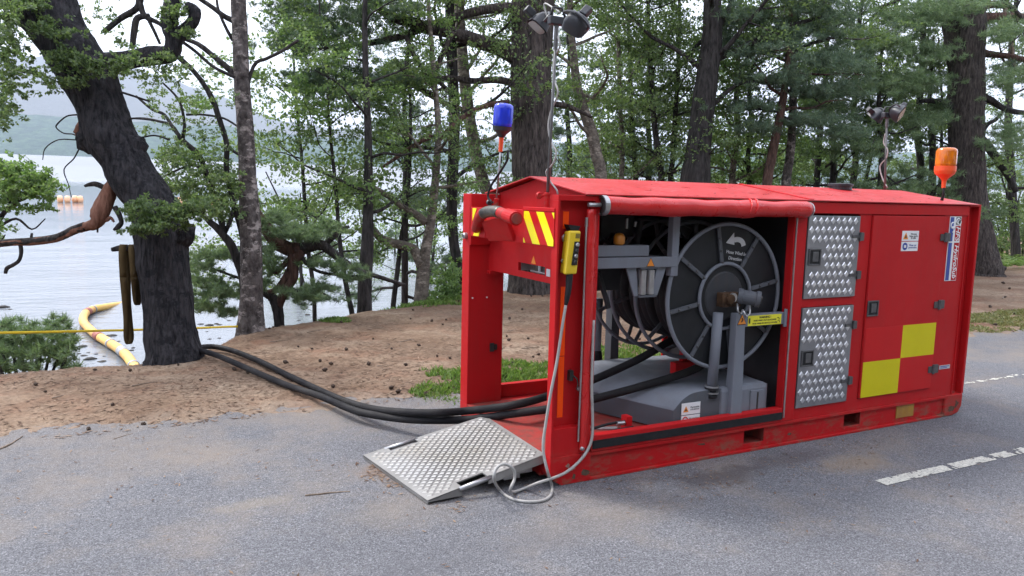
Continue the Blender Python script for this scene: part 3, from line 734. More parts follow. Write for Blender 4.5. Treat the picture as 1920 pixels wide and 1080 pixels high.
# door notices
stk = P(MB().box(2.865, 3.05, -.0055, -.004, 1.385, 1.458).box(2.865, 3.05, -.0055, -.004, 1.312, 1.380), 'safety_notice', WHITE, sd_)
P(tri(MB(), 2.905, 1.42, .028, -.0068), 'warning_triangle', SIGNO, sd_)
P(tri(MB(), 2.905, 1.417, .012, -.0076), 'warning_mark', BLKPR, sd_)
P(MB().lathe((2.905, -.0055, 1.346), (0, -1, 0), [(.027, 0), (.027, .0012)], 20), 'mandatory_disc', BLUEPR, sd_)
P(MB().box(2.893, 2.917, -.0078, -.0068, 1.336, 1.356), 'ear_defender_mark', WHITE, sd_)
text('notice_lettering', 'Warning\nNoise above\n85 dBA', .019, BLKPR, sd_, (2.992, -.0062, 1.42), EX, EZ)
text('notice_lettering', 'Wear ear\nprotection', .021, BLUEPR, sd_, (2.992, -.0062, 1.346), EX, EZ)
# lettered strip on the end panel
lg = P(MB().box(3.416, 3.552, .004, .008, 1.078, 1.566), 'name_decal', WHITE, C)
P(MB().box(3.421, 3.462, .0028, .004, 1.083, 1.561), 'blue_band', BLUEPR, lg)
P(MB().box(3.489, 3.547, .0028, .004, 1.083, 1.368), 'red_band', RED, lg)
P(MB().box(3.489, 3.547, .0028, .004, 1.381, 1.495), 'red_band', RED, lg)
P(MB().box(3.489, 3.547, .0028, .004, 1.505, 1.561), 'dark_band', BLKPR, lg)
P(MB().box(3.421, 3.547, .0022, .0027, 1.3685, 1.3785), 'white_bar', WHITE, lg)
text('decal_lettering', 'HFS', .066, WHITE, lg, (3.518, .0018, 1.438), DZ, EX, 1.0, .25, bold=.0012)
text('decal_lettering', 'HydroSub', .064, WHITE, lg, (3.518, .0018, 1.226), DZ, EX, .98, .25, bold=.0012)
def arc_pts(cx, cz, R, a0, a1, y, k=12): return [(cx + R * math.cos(a), y, cz + R * math.sin(a)) for a in np.linspace(a0, a1, k)]
P(MB().tube(arc_pts(3.512, 1.532, .02, .4, 5.0, .0015), .005, 6).tube(arc_pts(3.528, 1.523, .018, 2.2, 6.6, .0015), .004, 6), 'swirl_emblem', WHITE, lg)
P(MB().tube(arc_pts(3.45, 1.50, .022, 1.2, 5.2, .0018), .005, 6).tube(arc_pts(3.452, 1.468, .02, -1.6, 2.6, .0018), .005, 6), 'swirl_emblem', WHITE, lg)
P(MB().box(3.455, 3.585, .005, .008, .388, .418), 'small_plate', GREYPR, C)
P(MB().box(3.465, 3.575, .0042, .005, .406, .412).box(3.465, 3.55, .0042, .005, .395, .400), 'print_line', BLUEPR, C)
P(MB().prism([(3.655, .048, .325), (3.70, .048, .325), (3.715, .046, .235), (3.665, .046, .235)], (0, .002, 0)), 'inspection_tag', GREYPR, C)
P(MB().tube([(3.69, .047, .325), (3.685, .047, .36)], .003, 6), 'tag_tie', WHITE, C)
# ---- inside: the hose reel
RC = (1.33, 1.03)
HUBM = paint('dark_hub_paint', (.05, .053, .06), dirt=.3, rough=.5, chips=False)
def flange(y, disc, spokes, name='reel_flange', sp0=.19):
    r = P(MB().ring((RC[0], y, RC[1]), .466, .0135, 72, 8), name, GREY_L, C, smooth=True)
    P(MB().ring((RC[0], y, RC[1]), .212, .012, 48, 8), 'inner_ring', GREY_L, r, smooth=True)
    if disc:
        m = MB().lathe((RC[0], y + .012, RC[1]), (0, 1, 0), [(.46, 0), (.46, .006)], 64)
        P(m, 'flange_disc', DARKP, r)
    for k in range(spokes):
        a = sp0 + k * 2 * PI / spokes; ca, sa = math.cos(a), math.sin(a)
        def q(rad, off, yy): return (RC[0] + ca * rad - sa * off, yy, RC[1] + sa * rad + ca * off)
        m = MB().prism([q(.21, -.013, y - .004), q(.46, -.013, y - .004), q(.46, .013, y - .004), q(.21, .013, y - .004)], (0, .01, 0))
        sp = P(m, 'spoke', GREY, r)
        mm = MB()
        for rad in (.225, .30, .38, .45): mm.lathe(q(rad, 0, y - .004), (0, -1, 0), [(.008, 0), (.008, .006), (.005, .008)], 8)
        P(mm, 'bolts', LATCH, sp, kind='stuff')
    return r
f1 = flange(.11, True, 8)
# arrow and words on the near disc
ar = MB(); A0, A1 = .42, 2.15; acx, acz, rr_ = 1.415, 1.352, .058
outp = [(acx + (rr_ + .017) * math.cos(a), acz + (rr_ + .017) * math.sin(a) * .8) for a in np.linspace(.1, 2.0, 14)]
inn = [(acx + (rr_ - .012 * (i / 13)) * math.cos(a) * .86, acz - .008 + (rr_ - .012) * math.sin(a) * .75) for i, a in enumerate(np.linspace(2.0, .1, 14))]
ar.add([(x, .119, z) for x, z in outp + inn[::-1]], [(i, i + 1, 14 + i + 1, 14 + i) for i in range(13)])
hx, hz_ = outp[-1]
ar.add([(acx - .030, .119, acz + .088), (acx - .095, .119, acz + .022), (acx - .022, .119, acz + .008)], [(0, 1, 2)])
P(ar, 'direction_arrow', GREYPR, f1)
ca = math.cos(-.13); sa = math.sin(-.13)
text('disc_lettering', 'Hose Wind In', .030, GREYPR, f1, (1.412, .1175, 1.307), (ca, 0, sa), (-sa, 0, ca), 1.0, bold=.0006)
text('disc_lettering', 'Direction', .030, GREYPR, f1, (1.405, .1175, 1.27), (ca, 0, sa), (-sa, 0, ca), 1.0, bold=.0006)
for y in (.44, .72, .95): flange(y, False, 8, sp0=.3 + y)
m = MB().lathe((RC[0], .125, RC[1]), (0, 1, 0), [(.20, 0), (.20, 1.0)], 40)
drum = P(m, 'reel_drum', DARKP, smooth=False)
for a, b_ in ((.14, .42), (.46, .70), (.74, .93)):
    n_ = int((b_ - a) / .052); pr = []
    for i in range(n_ * 6 + 1):
        t = i / (n_ * 6); pr.append((.33 + .018 * abs(math.sin(t * n_ * PI)), t * (b_ - a)))
    P(MB().lathe((RC[0], a, RC[1]), (0, 1, 0), [(.2, 0)] + pr + [(.2, b_ - a)], 40), 'wound_hose', BLACK, drum, smooth=True)
P(MB().lathe((RC[0], .06, RC[1]), (0, 1, 0), [(.15, 0.055), (.17, .07), (.2, .075)], 32), 'hub_plate', HUBM)
ax_ = P(MB().lathe((RC[0], .0, RC[1]), (0, 1, 0), [(.03, .03), (.03, 1.2)], 16), 'axle', STEEL)
P(MB().box(1.25, 1.41, .045, .1, .97, 1.06).lathe((1.31, .045, 1.02), (0, -1, 0), [(.032, 0), (.032, .02), (.02, .022)], 16), 'bearing_block', barkmat('rusty_iron', (.03, .018, .012), (.1, .055, .03), (3, 3, 3)), ax_, bevel=.004)
mt = P(MB().lathe((1.40, .07, 1.035), (.72, -.62, -.12), [(.05, 0), (.052, .03), (.045, .035), (.045, .11), (.052, .115), (.052, .14), (.03, .142)], 20), 'hydraulic_motor', GREY, ax_)
P(MB().lathe((1.40 + .72 * .146, .07 - .62 * .146, 1.035 - .12 * .146), (.72, -.62, -.12), [(.03, 0), (.022, .012)], 8), 'motor_port', BLKPR, mt)
P(MB().tube([(1.36, .03, .99), (1.34, .0, .95), (1.36, -.005, .93), (1.385, .0, .955)], .007, 8).tube([(1.44, .0, .98), (1.43, -.015, .93), (1.405, -.012, .91), (1.385, .0, .95)], .007, 8), 'hydraulic_line', STEEL, ax_, smooth=True)

# support post with arm and notice
sp = P(MB().prism([(1.355, .022, .2), (1.455, .022, .2), (1.432, .022, .925), (1.358, .022, .925)], (0, .06, 0)), 'support_post', GREY_L, bevel=.005)
P(MB().box(1.432, 1.79, .02, .075, .838, .915).box(1.765, 1.792, .008, .02, .82, .94), 'support_arm', GREY_L, sp, bevel=.004)
yn = P(MB().box(1.452, 1.745, .0175, .0195, .842, .908), 'winding_notice', SIGNY, sp)
text('notice_lettering', 'WARNING !', .019, BLKPR, yn, (1.60, .017, .894), EX, EZ, bold=.0006)
text('notice_lettering', 'HOSE WIND OUT CLOCKWISE', .0145, BLKPR, yn, (1.60, .017, .874), EX, EZ, bold=.0003)
text('notice_lettering', 'HOSE WIND IN ANTICLOCKWISE', .0145, BLKPR, yn, (1.60, .017, .855), EX, EZ, bold=.0003)
P(MB().tube(arc_pts(1.715, .876, .011, -.5, 2.6, .017, 8), .0018, 5).tube(arc_pts(1.722, .857, .010, -.5, 2.6, .017, 8), .0018, 5).box(1.458, 1.470, .0165, .0175, .858, .893), 'notice_mark', BLKPR, yn)
P(tri(MB(), 1.402, .885, .034, .0195), 'warning_triangle', SIGNO, sp)
P(tri(MB(), 1.402, .885, .041, .0205), 'triangle_border', BLKPR, sp)
P(MB().tube([(1.395, .0188, .872), (1.408, .0188, .885), (1.40, .0188, .898)], .004, 6), 'warning_mark', BLKPR, sp)
# hydraulic stand pipes
pp = P(MB().tube([(1.245, .09, .45), (1.262, .09, .93)], .033, 18), 'stand_pipe', GREY_L, smooth=True)
P(MB().lathe((1.243, .09, .375), (0, 0, 1), [(.04, 0), (.04, .02), (.03, .025), (.03, .05), (.045, .055), (.045, .075)], 18), 'pipe_coupling', BLACK, pp)
P(MB().lathe((1.244, .09, .405), (0, 0, 1), [(.047, 0), (.047, .008)], 18).lathe((1.244, .09, .445), (0, 0, 1), [(.047, 0), (.047, .008)], 18), 'coupling_flange', STEEL, pp)
pp = P(MB().tube([(.995, 1.08, .35), (1.0, 1.08, .9)], .04, 16), 'stand_pipe', GREY_L, smooth=True)
P(MB().lathe((.995, 1.08, .33), (0, 0, 1), [(.05, 0), (.05, .05), (.04, .06), (.04, .1), (.055, .11), (.05, .17), (.04, .18)], 16), 'pipe_coupling', BLACK, pp)
P(MB().box(1.12, 1.19, 1.06, 1.14, .2, .95), 'support_post', GREY)
P(MB().box(1.36, 1.4, .52, .56, .45, .68).box(1.25, 1.45, .46, .52, .42, .52), 'reel_stay', RED)

# grey pump cover on the deck
FR = [(.925, .075, .325), (.80, .40, .325), (.66, .74, .33), (.60, .95, .34)]
MD = [(1.02, .075, .402), (.93, .40, .405), (.80, .76, .42), (.74, .98, .43)]
TP = [(1.17, .075, .43), (1.12, .40, .435), (1.06, .78, .45), (1.0, 1.0, .45)]
BK = [(1.72, .075, .425), (1.72, .40, .44), (1.72, .80, .44), (1.72, 1.04, .43)]
rows = np.array([FR, MD, TP, BK]); NX = 14; SU = []
for j in range(4):
    SU.append(smooth_path(rows[:, j], 5))
SU = np.array(SU); nj, ni = SU.shape[:2]; m = MB()
V = SU.reshape(-1, 3); Fq = [(j * ni + i, j * ni + i + 1, (j + 1) * ni + i + 1, (j + 1) * ni + i) for j in range(nj - 1) for i in range(ni - 1)]
m.add(V, Fq)
tp_ = P(m, 'pump_cover_top', GREY_L, smooth=True)
so = tp_.modifiers.new('sheet', 'SOLIDIFY'); so.thickness = .004
e = SU[0]; sk = np.array([[p_, (p_[0], p_[1], .175)] for p_ in e]).reshape(-1, 3); k = len(e)
m = MB().add(sk, [(2 * i, 2 * i + 2, 2 * i + 3, 2 * i + 1) for i in range(k - 1)])
fe = np.array(FR); sk = np.array([[p_, (p_[0] + .03, p_[1], .185)] for p_ in fe]).reshape(-1, 3)
m.add(sk, [(2 * i, 2 * i + 2, 2 * i + 3, 2 * i + 1) for i in range(3)])
P(m, 'pump_cover_side', GREY, tp_)
bx = P(MB().box(1.30, 1.715, .055, .25, .2, .44), 'pump_housing', GREY_L, bevel=.03)
P(MB().box(1.545, 1.665, .046, .056, .25, .40), 'housing_lug', GREY_L, bx, bevel=.006)
P(MB().box(1.60, 1.614, .0445, .0455, .265, .385), 'lug_slot', BLKPR, bx)
nt_ = P(MB().box(.985, 1.135, .066, .07, .29, .365).box(.985, 1.135, .066, .07, .225, .284), 'safety_notice', WHITE, tp_)
P(tri(MB(), 1.018, .326, .022, .0645), 'warning_triangle', SIGNO, nt_)
P(tri(MB(), 1.018, .324, .009, .0638), 'warning_mark', BLKPR, nt_)
P(MB().ring((1.015, .065, .258), .018, .0035, 24, 6), 'prohibition_ring', REDR, nt_)
text('notice_lettering', 'Flammable\nsubstances', .017, BLKPR, nt_, (1.09, .0655, .328), EX, EZ)
text('notice_lettering', 'No smoking', .016, BLKPR, nt_, (1.087, .0655, .262), EX, EZ)
# red foot lugs, thin hydraulic lines along the deck
P(MB().box(.43, .50, .5, .66, .19, .285).box(.62, .66, .14, .2, .2, .3), 'cover_bracket', RED)
P(MB().tube(smooth_path([(.05, .12, .235), (.3, .14, .25), (.5, .17, .262), (.66, .16, .27)], 4), .009, 8).tube(smooth_path([(.05, .06, .2), (.3, .1, .215), (.5, .13, .23), (.66, .13, .235)], 4), .009, 8), 'hydraulic_line', BLACK, smooth=True)
P(MB().tube([(.3, .35, .22), (.5, .25, .21), (.58, .18, .225)], .011, 8).lathe((.56, .16, .262), (1, -.1, 0), [(.014, 0), (.014, .05), (.01, .055)], 10), 'hydraulic_line', STEEL, smooth=False)

# hose guide carriage over the reel
gb = P(MB().box(.27, .90, .08, .13, 1.232, 1.295), 'guide_beam', GREY_L, bevel=.004)
P(MB().box(.27, .70, .10, .16, 1.30, 1.365), 'guide_tray', GREY_L, gb, bevel=.003)
P(MB().box(.862, .915, .085, .135, 1.175, 1.572), 'guide_upright', GREY_L, gb, bevel=.004)
P(MB().box(.27, .915, .5, .55, 1.23, 1.29).box(.862, .91, .13, .5, 1.235, 1.285), 'guide_frame', GREY, gb)
for xa, xb, xc in ((.575, .615, .62), (.80, .765, .745)):
    lo, hi = sorted((xb, xc))
    P(MB().prism([(xa - .035, .10, 1.232), (xa + .035, .10, 1.232), (hi + .012, .10, 1.06), (lo - .012, .10, 1.06)], (0, .012, 0)), 'fairlead_plate', GREY_L, gb)
for x in (.665, .725):
    P(MB().lathe((x, .105, 1.065), (0, 0, 1), [(.013, 0), (.022, .004), (.022, .15), (.013, .155)], 14), 'fairlead_roller', STEEL, gb, smooth=False)
P(MB().box(.63, .76, .085, .125, 1.052, 1.064).box(.63, .76, .085, .125, 1.222, 1.232), 'roller_frame', GREY, gb)
P(tri(MB(), .70, 1.262, .026, .0785), 'warning_triangle', SIGNO, gb)
P(tri(MB(), .70, 1.262, .032, .0792), 'triangle_border', BLKPR, gb)
P(MB().box(.30, .60, .25, .45, 1.08, 1.22).tube([(.42, .22, 1.19), (.47, .2, 1.04), (.49, .2, .98)], .017, 10).tube([(.3, .2, 1.36), (.42, .2, 1.4), (.5, .24, 1.37), (.56, .28, 1.42)], .014, 8), 'guide_motor', DARKP, gb)
P(MB().lathe((.50, .13, 1.365), (0, 0, 1), [(.022, 0), (.034, .012), (.034, .05), (.024, .066), (.008, .072)], 16), 'amber_knob', pmat('amber_plastic', (.5, .2, .02), (.45, .17, .02), 6, .35), gb, smooth=True)
P(MB().cyl((.60, .2, 1.46), (.60, .2, 1.52), .008, 8).cyl((.66, .2, 1.47), (.665, .2, 1.50), .007, 8), 'valve_pin', STEEL, gb)
P(MB().box(.55, .80, .40, .44, 1.40, 1.54).tube([(.72, .38, 1.30), (.8, .36, 1.36), (.82, .36, 1.5)], .02, 10), 'valve_block', DARKP, gb)

# ---- lowered ramp (part of the container)
Hn, Hf = arr([.0, .062, .176]), arr([.0, .885, .176])
Tn, Tf = arr([-.715, .058, .024]), arr([-.835, .87, .024])
def rp_(s, t, h=0.):
    a = Hn + (Tn - Hn) * s; b = Hf + (Tf - Hf) * s; return a + (b - a) * t + arr([-.18 * h, 0, h])
ramp_ = MB()
for s0, s1, t0, t1 in ((.0, 1, .085, .915), (0, .5, 0, .085), (.72, 1, 0, .085), (0, .60, .915, 1), (.82, 1, .915, 1)):
    ramp_.prism([rp_(s0, t0), rp_(s1, t0), rp_(s1, t1), rp_(s0, t1)], (0, 0, -.008))
for t, sg in ((0, 1), (1, -1)):
    for s0, s1 in (((0, .5), (.72, 1)) if t == 0 else ((0, .6), (.82, 1))):
        m_ = .045 if s1 < 1 else .012
        ramp_.add([rp_(s0, t), rp_(s1, t), rp_(s1, t) - arr([0, 0, m_]), rp_(s0, t) - arr([0, 0, .05])] + [q_ + arr([0, .006 * sg, 0]) for q_ in (rp_(s0, t), rp_(s1, t), rp_(s1, t) - arr([0, 0, m_]), rp_(s0, t) - arr([0, 0, .05]))], [(0, 1, 2, 3), (4, 7, 6, 5), (0, 4, 5, 1), (1, 5, 6, 2), (2, 6, 7, 3), (3, 7, 4, 0)])
ramp_.prism([rp_(1, 0), rp_(1, 1), rp_(1, 1) - arr([0, 0, .02]), rp_(1, 0) - arr([0, 0, .02])], (.006, 0, 0))
RMP = P(ramp_, 'ramp', RAMP_M)
m = MB(); ns, nt2 = 15, 15
for i in range(ns * 2):
    for j in range(nt2):
        s_ = (i + .6) / (ns * 2 + .2); t_ = (j + (.25 if i % 2 else .75)) / nt2
        if not (.03 < s_ < .975 and .02 < t_ < .98): continue
        if t_ < .11 and .47 < s_ < .75: continue
        if t_ > .89 and .57 < s_ < .85: continue
        a, h = .0165, .0225
        ds, dt = h / .74, a / .82
        o = [rp_(s_ - ds, t_, .0005), rp_(s_, t_ + dt, .0005), rp_(s_ + ds, t_, .0005), rp_(s_, t_ - dt, .0005)]
        o2 = [rp_(s_ - ds * .55, t_, .0042), rp_(s_, t_ + dt * .55, .0042), rp_(s_ + ds * .55, t_, .0042), rp_(s_, t_ - dt * .55, .0042)]
        m.add(o + o2, [(4, 5, 6, 7)] + [(q_, (q_ + 1) % 4, 4 + (q_ + 1) % 4, 4 + q_) for q_ in range(4)])
P(m, 'tread_bars', RAMP_T, RMP)
P(MB().tube([rp_(.48, .008, -.012), rp_(.74, .008, -.012)], .014, 12), 'hand_rail', STEEL, RMP, smooth=True)
P(MB().tube([rp_(.58, .992, -.008), rp_(.84, .992, -.008)], .014, 12), 'hand_rail', STEEL, RMP, smooth=True)
P(MB().box(-.24, -.14, .10, .13, .045, .11).box(-.14, -.05, .12, .14, .06, .13), 'ramp_bracket', STEEL, RMP)

# ------------------------------------------------------------------ things held by the container
def beacon(name, label, base, top, dome, funnel, col_dome, group=None, dark_base=True):
    b = arr(base); t = arr(top); B = thing(name, label, 'beacon', tuple(b))
    ax = (t - b) / np.linalg.norm(t - b)
    r = dome
    if dark_base:
        P(MB().tube([b, t], .0065, 8), 'mast', STEEL, B, smooth=True)
        P(MB().lathe(b, ax, [(.016, -.012), (.016, .03), (.008, .032)], 12), 'socket', RED, B)
        P(MB().lathe(b + arr([-.035, .03, .005]), (0, 1, 0), [(.018, -.012), (.022, 0), (.018, .012)], 10).cyl(b + arr([-.03, .03, .005]), b + arr([0, .01, .005]), .006, 8), 'clamp_knob', PLASB, B)
        P(MB().lathe(t - ax * .075, ax, [(.013, 0), (.014, .07), (.016, .09)], 12), 'stem', PLASO, B)
        P(MB().lathe(t + ax * .015, ax, [(.02, 0), (.03, .02), (r * .92, .045), (r, .07)], 24), 'beacon_base', PLASB, B, smooth=False)
        z0 = .085
    else:
        P(MB().lathe(t - ax * .125, ax, [(.014, 0), (.017, .055), (.03, .075), (r * .9, .105), (r * 1.02, .13), (r * 1.02, .165)], 24), 'beacon_base', PLASO, B, smooth=False)
        z0 = .04
    P(MB().lathe(t + ax * z0, ax, [(r * .97, 0), (r, .02), (r, .11), (r * .93, .128), (r * .75, .137), (r * .3, .142)], 28), 'lens', col_dome, B, smooth=True)
    P(MB().lathe(t + ax * (z0 + .01), ax, [(r * .35, 0), (r * .35, .03), (r * .55, .05), (r * .5, .09), (r * .2, .095)], 14), 'lamp', SILV, B)
    return B
b0 = arr([.045, .87, 1.59])
BB = beacon('blue_beacon', 'blue beacon lamp on thin steel mast above the open end of the red container', b0, PLX(940, 262, .045), .063, 0, BLUEG)
P(MB().tube(smooth_path([PLX(952, 282, .03), PLX(951, 300, .03), PLX(938, 322, .02), PLX(921, 348, .01), PLX(915, 368, .0), PLX(922, 380, .01)], 5), .0075, 8), 'cable', BLACK, BB, smooth=True)
ob = arr([3.5, .135, 1.672])
OB = beacon('orange_beacon', 'orange beacon lamp with funnel base on the far roof end of the container', ob, arr([3.5, .135, 1.905]), .074, 0, ORNG, dark_base=False)
P(MB().tube(smooth_path([(3.5, .135, 1.80), (3.49, .125, 1.74), (3.505, .14, 1.675)], 5), .009, 8).tube(smooth_path([(3.5, .14, 1.80), (3.515, .14, 1.75), (3.50, .15, 1.675)], 5), .006, 8).lathe((3.5, .14, 1.668), (0, 0, 1), [(.04, 0), (.04, .008)], 12), 'cable', BLACK, OB, smooth=True)

def floodlights(label, base, top, heads, group='twin work lights on masts'):
    b = arr(base); t = arr(top); B = thing('work_light_mast', label, 'work light', tuple(b), group)
    P(MB().tube([b, b + (t - b) * .5, t], [.010, .0085, .008], 10), 'mast', POLE, B, smooth=True)
    P(MB().tube([t + (b - t) * .14, t + arr([0, 0, .02])], .013, 10), 'mast_head', POLE, B)
    for c, d, up in heads:
        c = arr(c); d = arr(d) / np.linalg.norm(d); up = arr(up) - d * (arr(up) @ d); up /= np.linalg.norm(up); s = np.cross(d, up)
        # rounded back shell narrowing to the rear, square glass front
        def rect(o, w_, h_): return [c + d * o + s * (w_ * math.copysign(abs(math.cos(a)) ** .5, math.cos(a))) + up * (h_ * math.copysign(abs(math.sin(a)) ** .5, math.sin(a))) for a in np.arange(16) * PI / 8]
        rings = [rect(-.065, .018, .014), rect(-.055, .038, .03), rect(-.025, .058, .048), rect(.02, .068, .057), rect(.027, .07, .059)]
        V = np.vstack(rings); f = [(i * 16 + j, i * 16 + (j + 1) % 16, (i + 1) * 16 + (j + 1) % 16, (i + 1) * 16 + j) for i in range(4) for j in range(16)]
        hd = P(MB().add(V, f + [tuple(range(16))[::-1]]), 'lamp_head', PLASB, B, smooth=True)
        P(MB().add(rect(.0285, .058, .048), [tuple(range(16))]), 'reflector', SILV, hd)
        P(MB().add(rect(.0305, .06, .05), [tuple(range(16))]), 'glass', LENS, hd)
        P(MB().tube(smooth_path([c + s * .072, c + s * .078 + d * -.04, c - d * .078, c - s * .078 - d * .04, c - s * .072], 3), .007, 6), 'yoke', PLASB, hd)
        bx_ = [c + up * .085 + d * (-.01) + s * a * .022 + up * e_ * .03 + d * g_ * .02 for a in (-1, 1) for e_ in (-1, 1) for g_ in (-1, 1)]
        P(MB().add(bx_, [(0, 1, 3, 2), (4, 6, 7, 5), (0, 4, 5, 1), (2, 3, 7, 6), (0, 2, 6, 4), (1, 5, 7, 3)]), 'motion_sensor', PLASB, hd, bevel=.006)
    P(MB().box(t[0] - .05, t[0] + .05, t[1] - .02, t[1] + .02, t[2] - .015, t[2] + .03), 'junction_box', PLASB, B, bevel=.006)
    P(MB().tube([t + arr(q_) for q_ in ((-.04, 0, .03), (-.03, 0, .075), (.03, 0, .08), (.05, 0, .03))], .006, 8), 'cross_wire', PLASB, B, smooth=True)
    return B
tb = arr([.045, .205, 1.57]); tt = PLX(1044, 42, .045)
FL1 = floodlights('twin black work lights on a tall steel mast at the open end of the container', tb, tt,
    [(PLX(1012, 44, .03), (-.55, .15, -.75), (-.75, .1, .6)), (PLX(1080, 44, .06), (.5, .75, -.5), (.75, .1, .65))])
P(MB().lathe((.045, .205, 1.575), (0, 0, 1), [(.016, 0), (.016, .07), (.02, .072), (.02, .085), (.012, .088)], 12).lathe((.01, .235, 1.645), (0, 1, 0), [(.018, -.012), (.022, 0), (.018, .012)], 10).cyl((.01, .235, 1.645), (.045, .205, 1.645), .006, 8), 'socket', RED, FL1)
P(MB().tube(smooth_path([PLX(1030, 45, .05), PLX(1020, 8, .03), PLX(1036, 14, .03), PLX(1050, 24, .04)], 4), .005, 6), 'lead_end', CABLE, FL1, smooth=True)
P(MB().tube(smooth_path([PLX(1042, 60, .05), PLX(1050, 85, .05), PLX(1038, 112, .05), PLX(1040, 150, .05), PLX(1046, 175, .05), PLX(1032, 212, .05), PLX(1028, 240, .04), PLX(1034, 268, .05), PLX(1043, 285, .06), PLX(1036, 308, .05), PLX(1024, 322, .045), PLX(1030, 338, .06), PLX(1043, 355, .08), PLX(1046, 364, .09)], 4), .0055, 6), 'cable', CABLE, FL1, smooth=True)
rb = PLX(1659, 362, 3.68); rb[2] = 1.735; rt = PLX(1663, 218, 3.68)
FL2 = floodlights('twin black work lights on a mast at the far end of the container', rb, rt,
    [(PLX(1642, 218, 3.68), (-.3, .55, -.75), (-.8, .0, .5)), (PLX(1684, 212, 3.68), (.35, -.75, -.45), (.7, .05, .7))])
P(MB().tube(smooth_path([PLX(1660, 250, 3.68), PLX(1657, 268, 3.68), PLX(1664, 280, 3.68), PLX(1662, 296, 3.68), PLX(1650, 312, 3.68), PLX(1655, 335, 3.68), PLX(1664, 352, 3.68)], 4), .006, 6), 'cable', CABLE, FL2, smooth=True)

# pendant control and its looping lead
pc = PLY(1076, 474, -.02)
PD = thing('pendant_control', 'yellow push-button pendant control hanging on the near post, lead looped on tarmac', 'remote control', tuple(pc))
def pbox(u0, v0, u1, v1, u2, v2, u3, v3, ya, yb):
    q = [PLY(u, v, ya) for u, v in ((u0, v0), (u1, v1), (u2, v2), (u3, v3))]; m = MB(); return m.prism(q, (0, yb - ya, 0))
P(pbox(1069, 433, 1090, 433, 1082, 514, 1060, 515, -.045, -.012), 'body_front', PEND, PD, bevel=.009)
P(pbox(1066, 434, 1084, 434, 1076, 514, 1057, 513, -.007, .04), 'body_back', PEND, PD, bevel=.008)
P(pbox(1067, 435, 1087, 434, 1080, 513, 1059, 513, -.012, -.007), 'seam', BLKPR, PD)
P(pbox(1078, 453, 1087, 453, 1082, 497, 1072, 497, -.049, -.045), 'button_panel', BLKPR, PD)
for u, v, mt_ in ((1082.5, 459, STEEL), (1081, 470, BLKPR), (1079.5, 480, STEEL), (1078, 491, BLKPR)):
    c_ = PLY(u, v, -.049); P(MB().lathe(c_, (0, -1, 0), [(.012, 0), (.012, .006), (.008, .012)], 12), 'push_button', mt_, PD)
P(pbox(1080, 438, 1088, 438, 1087, 447, 1079, 447, -.0465, -.045), 'rating_mark', pmat('dull_print', (.2, .15, .03), None, 5, .5), PD)
P(MB().prism([PLY(1066, 421, .0), PLY(1089, 424, .0), PLY(1084, 433, -.0), PLY(1071, 433, .0)], (0, .05, 0)), 'hanger', BLACK, PD)
P(MB().tube([PLY(1058, 440, .03), PLY(1055, 444, .02), PLY(1056, 452, .03)], .006, 8).tube([PLY(1056, 484, .03), PLY(1053, 489, .02), PLY(1055, 494, .03)], .006, 8), 'hook', STEEL, PD, smooth=True)
sr = [PLY(1068, 513, -.02), PLY(1066, 540, -.02), PLY(1063, 560, -.02), PLY(1061, 572, -.02)]
P(MB().tube(smooth_path(sr, 4), [.02, .02, .0195, .019, .0185, .018, .0175, .016, .0155, .0135, .013, .011, .01], 10, rough=.03), 'strain_relief', BLACK, PD, smooth=True)
def gp(u, v, z=.008): return PLZ(u, v, z)
cab = [PLY(1061, 570, -.02), PLY(1053, 620, -.016), PLY(1044, 680, -.016), PLY(1033, 735, -.012), PLY(1024, 790, -.015), PLY(1018.5, 830, -.025), PLY(1020, 855, -.04), PLY(1027, 885, -.06),
       gp(1034.5, 910), gp(1033, 928), gp(1016, 939), gp(985, 940.5), gp(957, 934), gp(937, 919, .012), PLY(926.5, 899, -.09), PLY(930, 879, -.085), PLY(945, 870, -.08), PLY(962, 879, -.085), PLY(965, 897, -.09), PLY(957, 917, -.11),
       gp(962, 923, .018), gp(985, 915, .016), PLY(1010, 905, -.07), PLY(1038, 896, -.035), PLY(1062, 885, -.025), PLY(1085, 866, -.022), PLY(1101, 845, -.022), PLY(1110, 820, -.022), PLY(1111, 780, -.018), PLY(1109.5, 730, -.016), PLY(1111, 660, -.012), PLY(1113, 600, -.0)]
P(MB().tube(smooth_path(cab, 5), .0085, 8), 'cable', CABLE, PD, smooth=True)

# two black delivery hoses from over the bank into the reel
def hose(name, label, pts, r, seed):
    o = MB().tube(smooth_path(pts, 6), r, 14, True, .012, seed=seed).obj(name, HOSE, smooth=True, org=pts[0])
    return tag(o, label, 'hose', 'black hoses running from the bank into the reel')
gz_ = lambda u, v, h: PLZ(u, v, h)
A_ = [arr([-2.0, 5.6, -.30]), arr([-1.86, 4.95, -.06]), gz_(331, 661, .03), gz_(352, 655, .07), gz_(400, 664, .07), gz_(480, 698, .06), gz_(540, 723, .06), gz_(600, 743, .07), gz_(660, 768, .08), gz_(700, 778, .085), gz_(760, 786, .10), gz_(820, 788, .13),
      PLX(885, 786, -.06), PLX(960, 776, .1), PLY(1040, 765, .52), PLY(1105, 750, .46), PLY(1200, 725, .34), PLY(1300, 693, .26), PLY(1345, 660, .26), arr([1.50, .28, .72])]
hose('delivery_hose', 'black hose, lower of the pair, entering the container low beside the near flange', A_, .0265, 4)
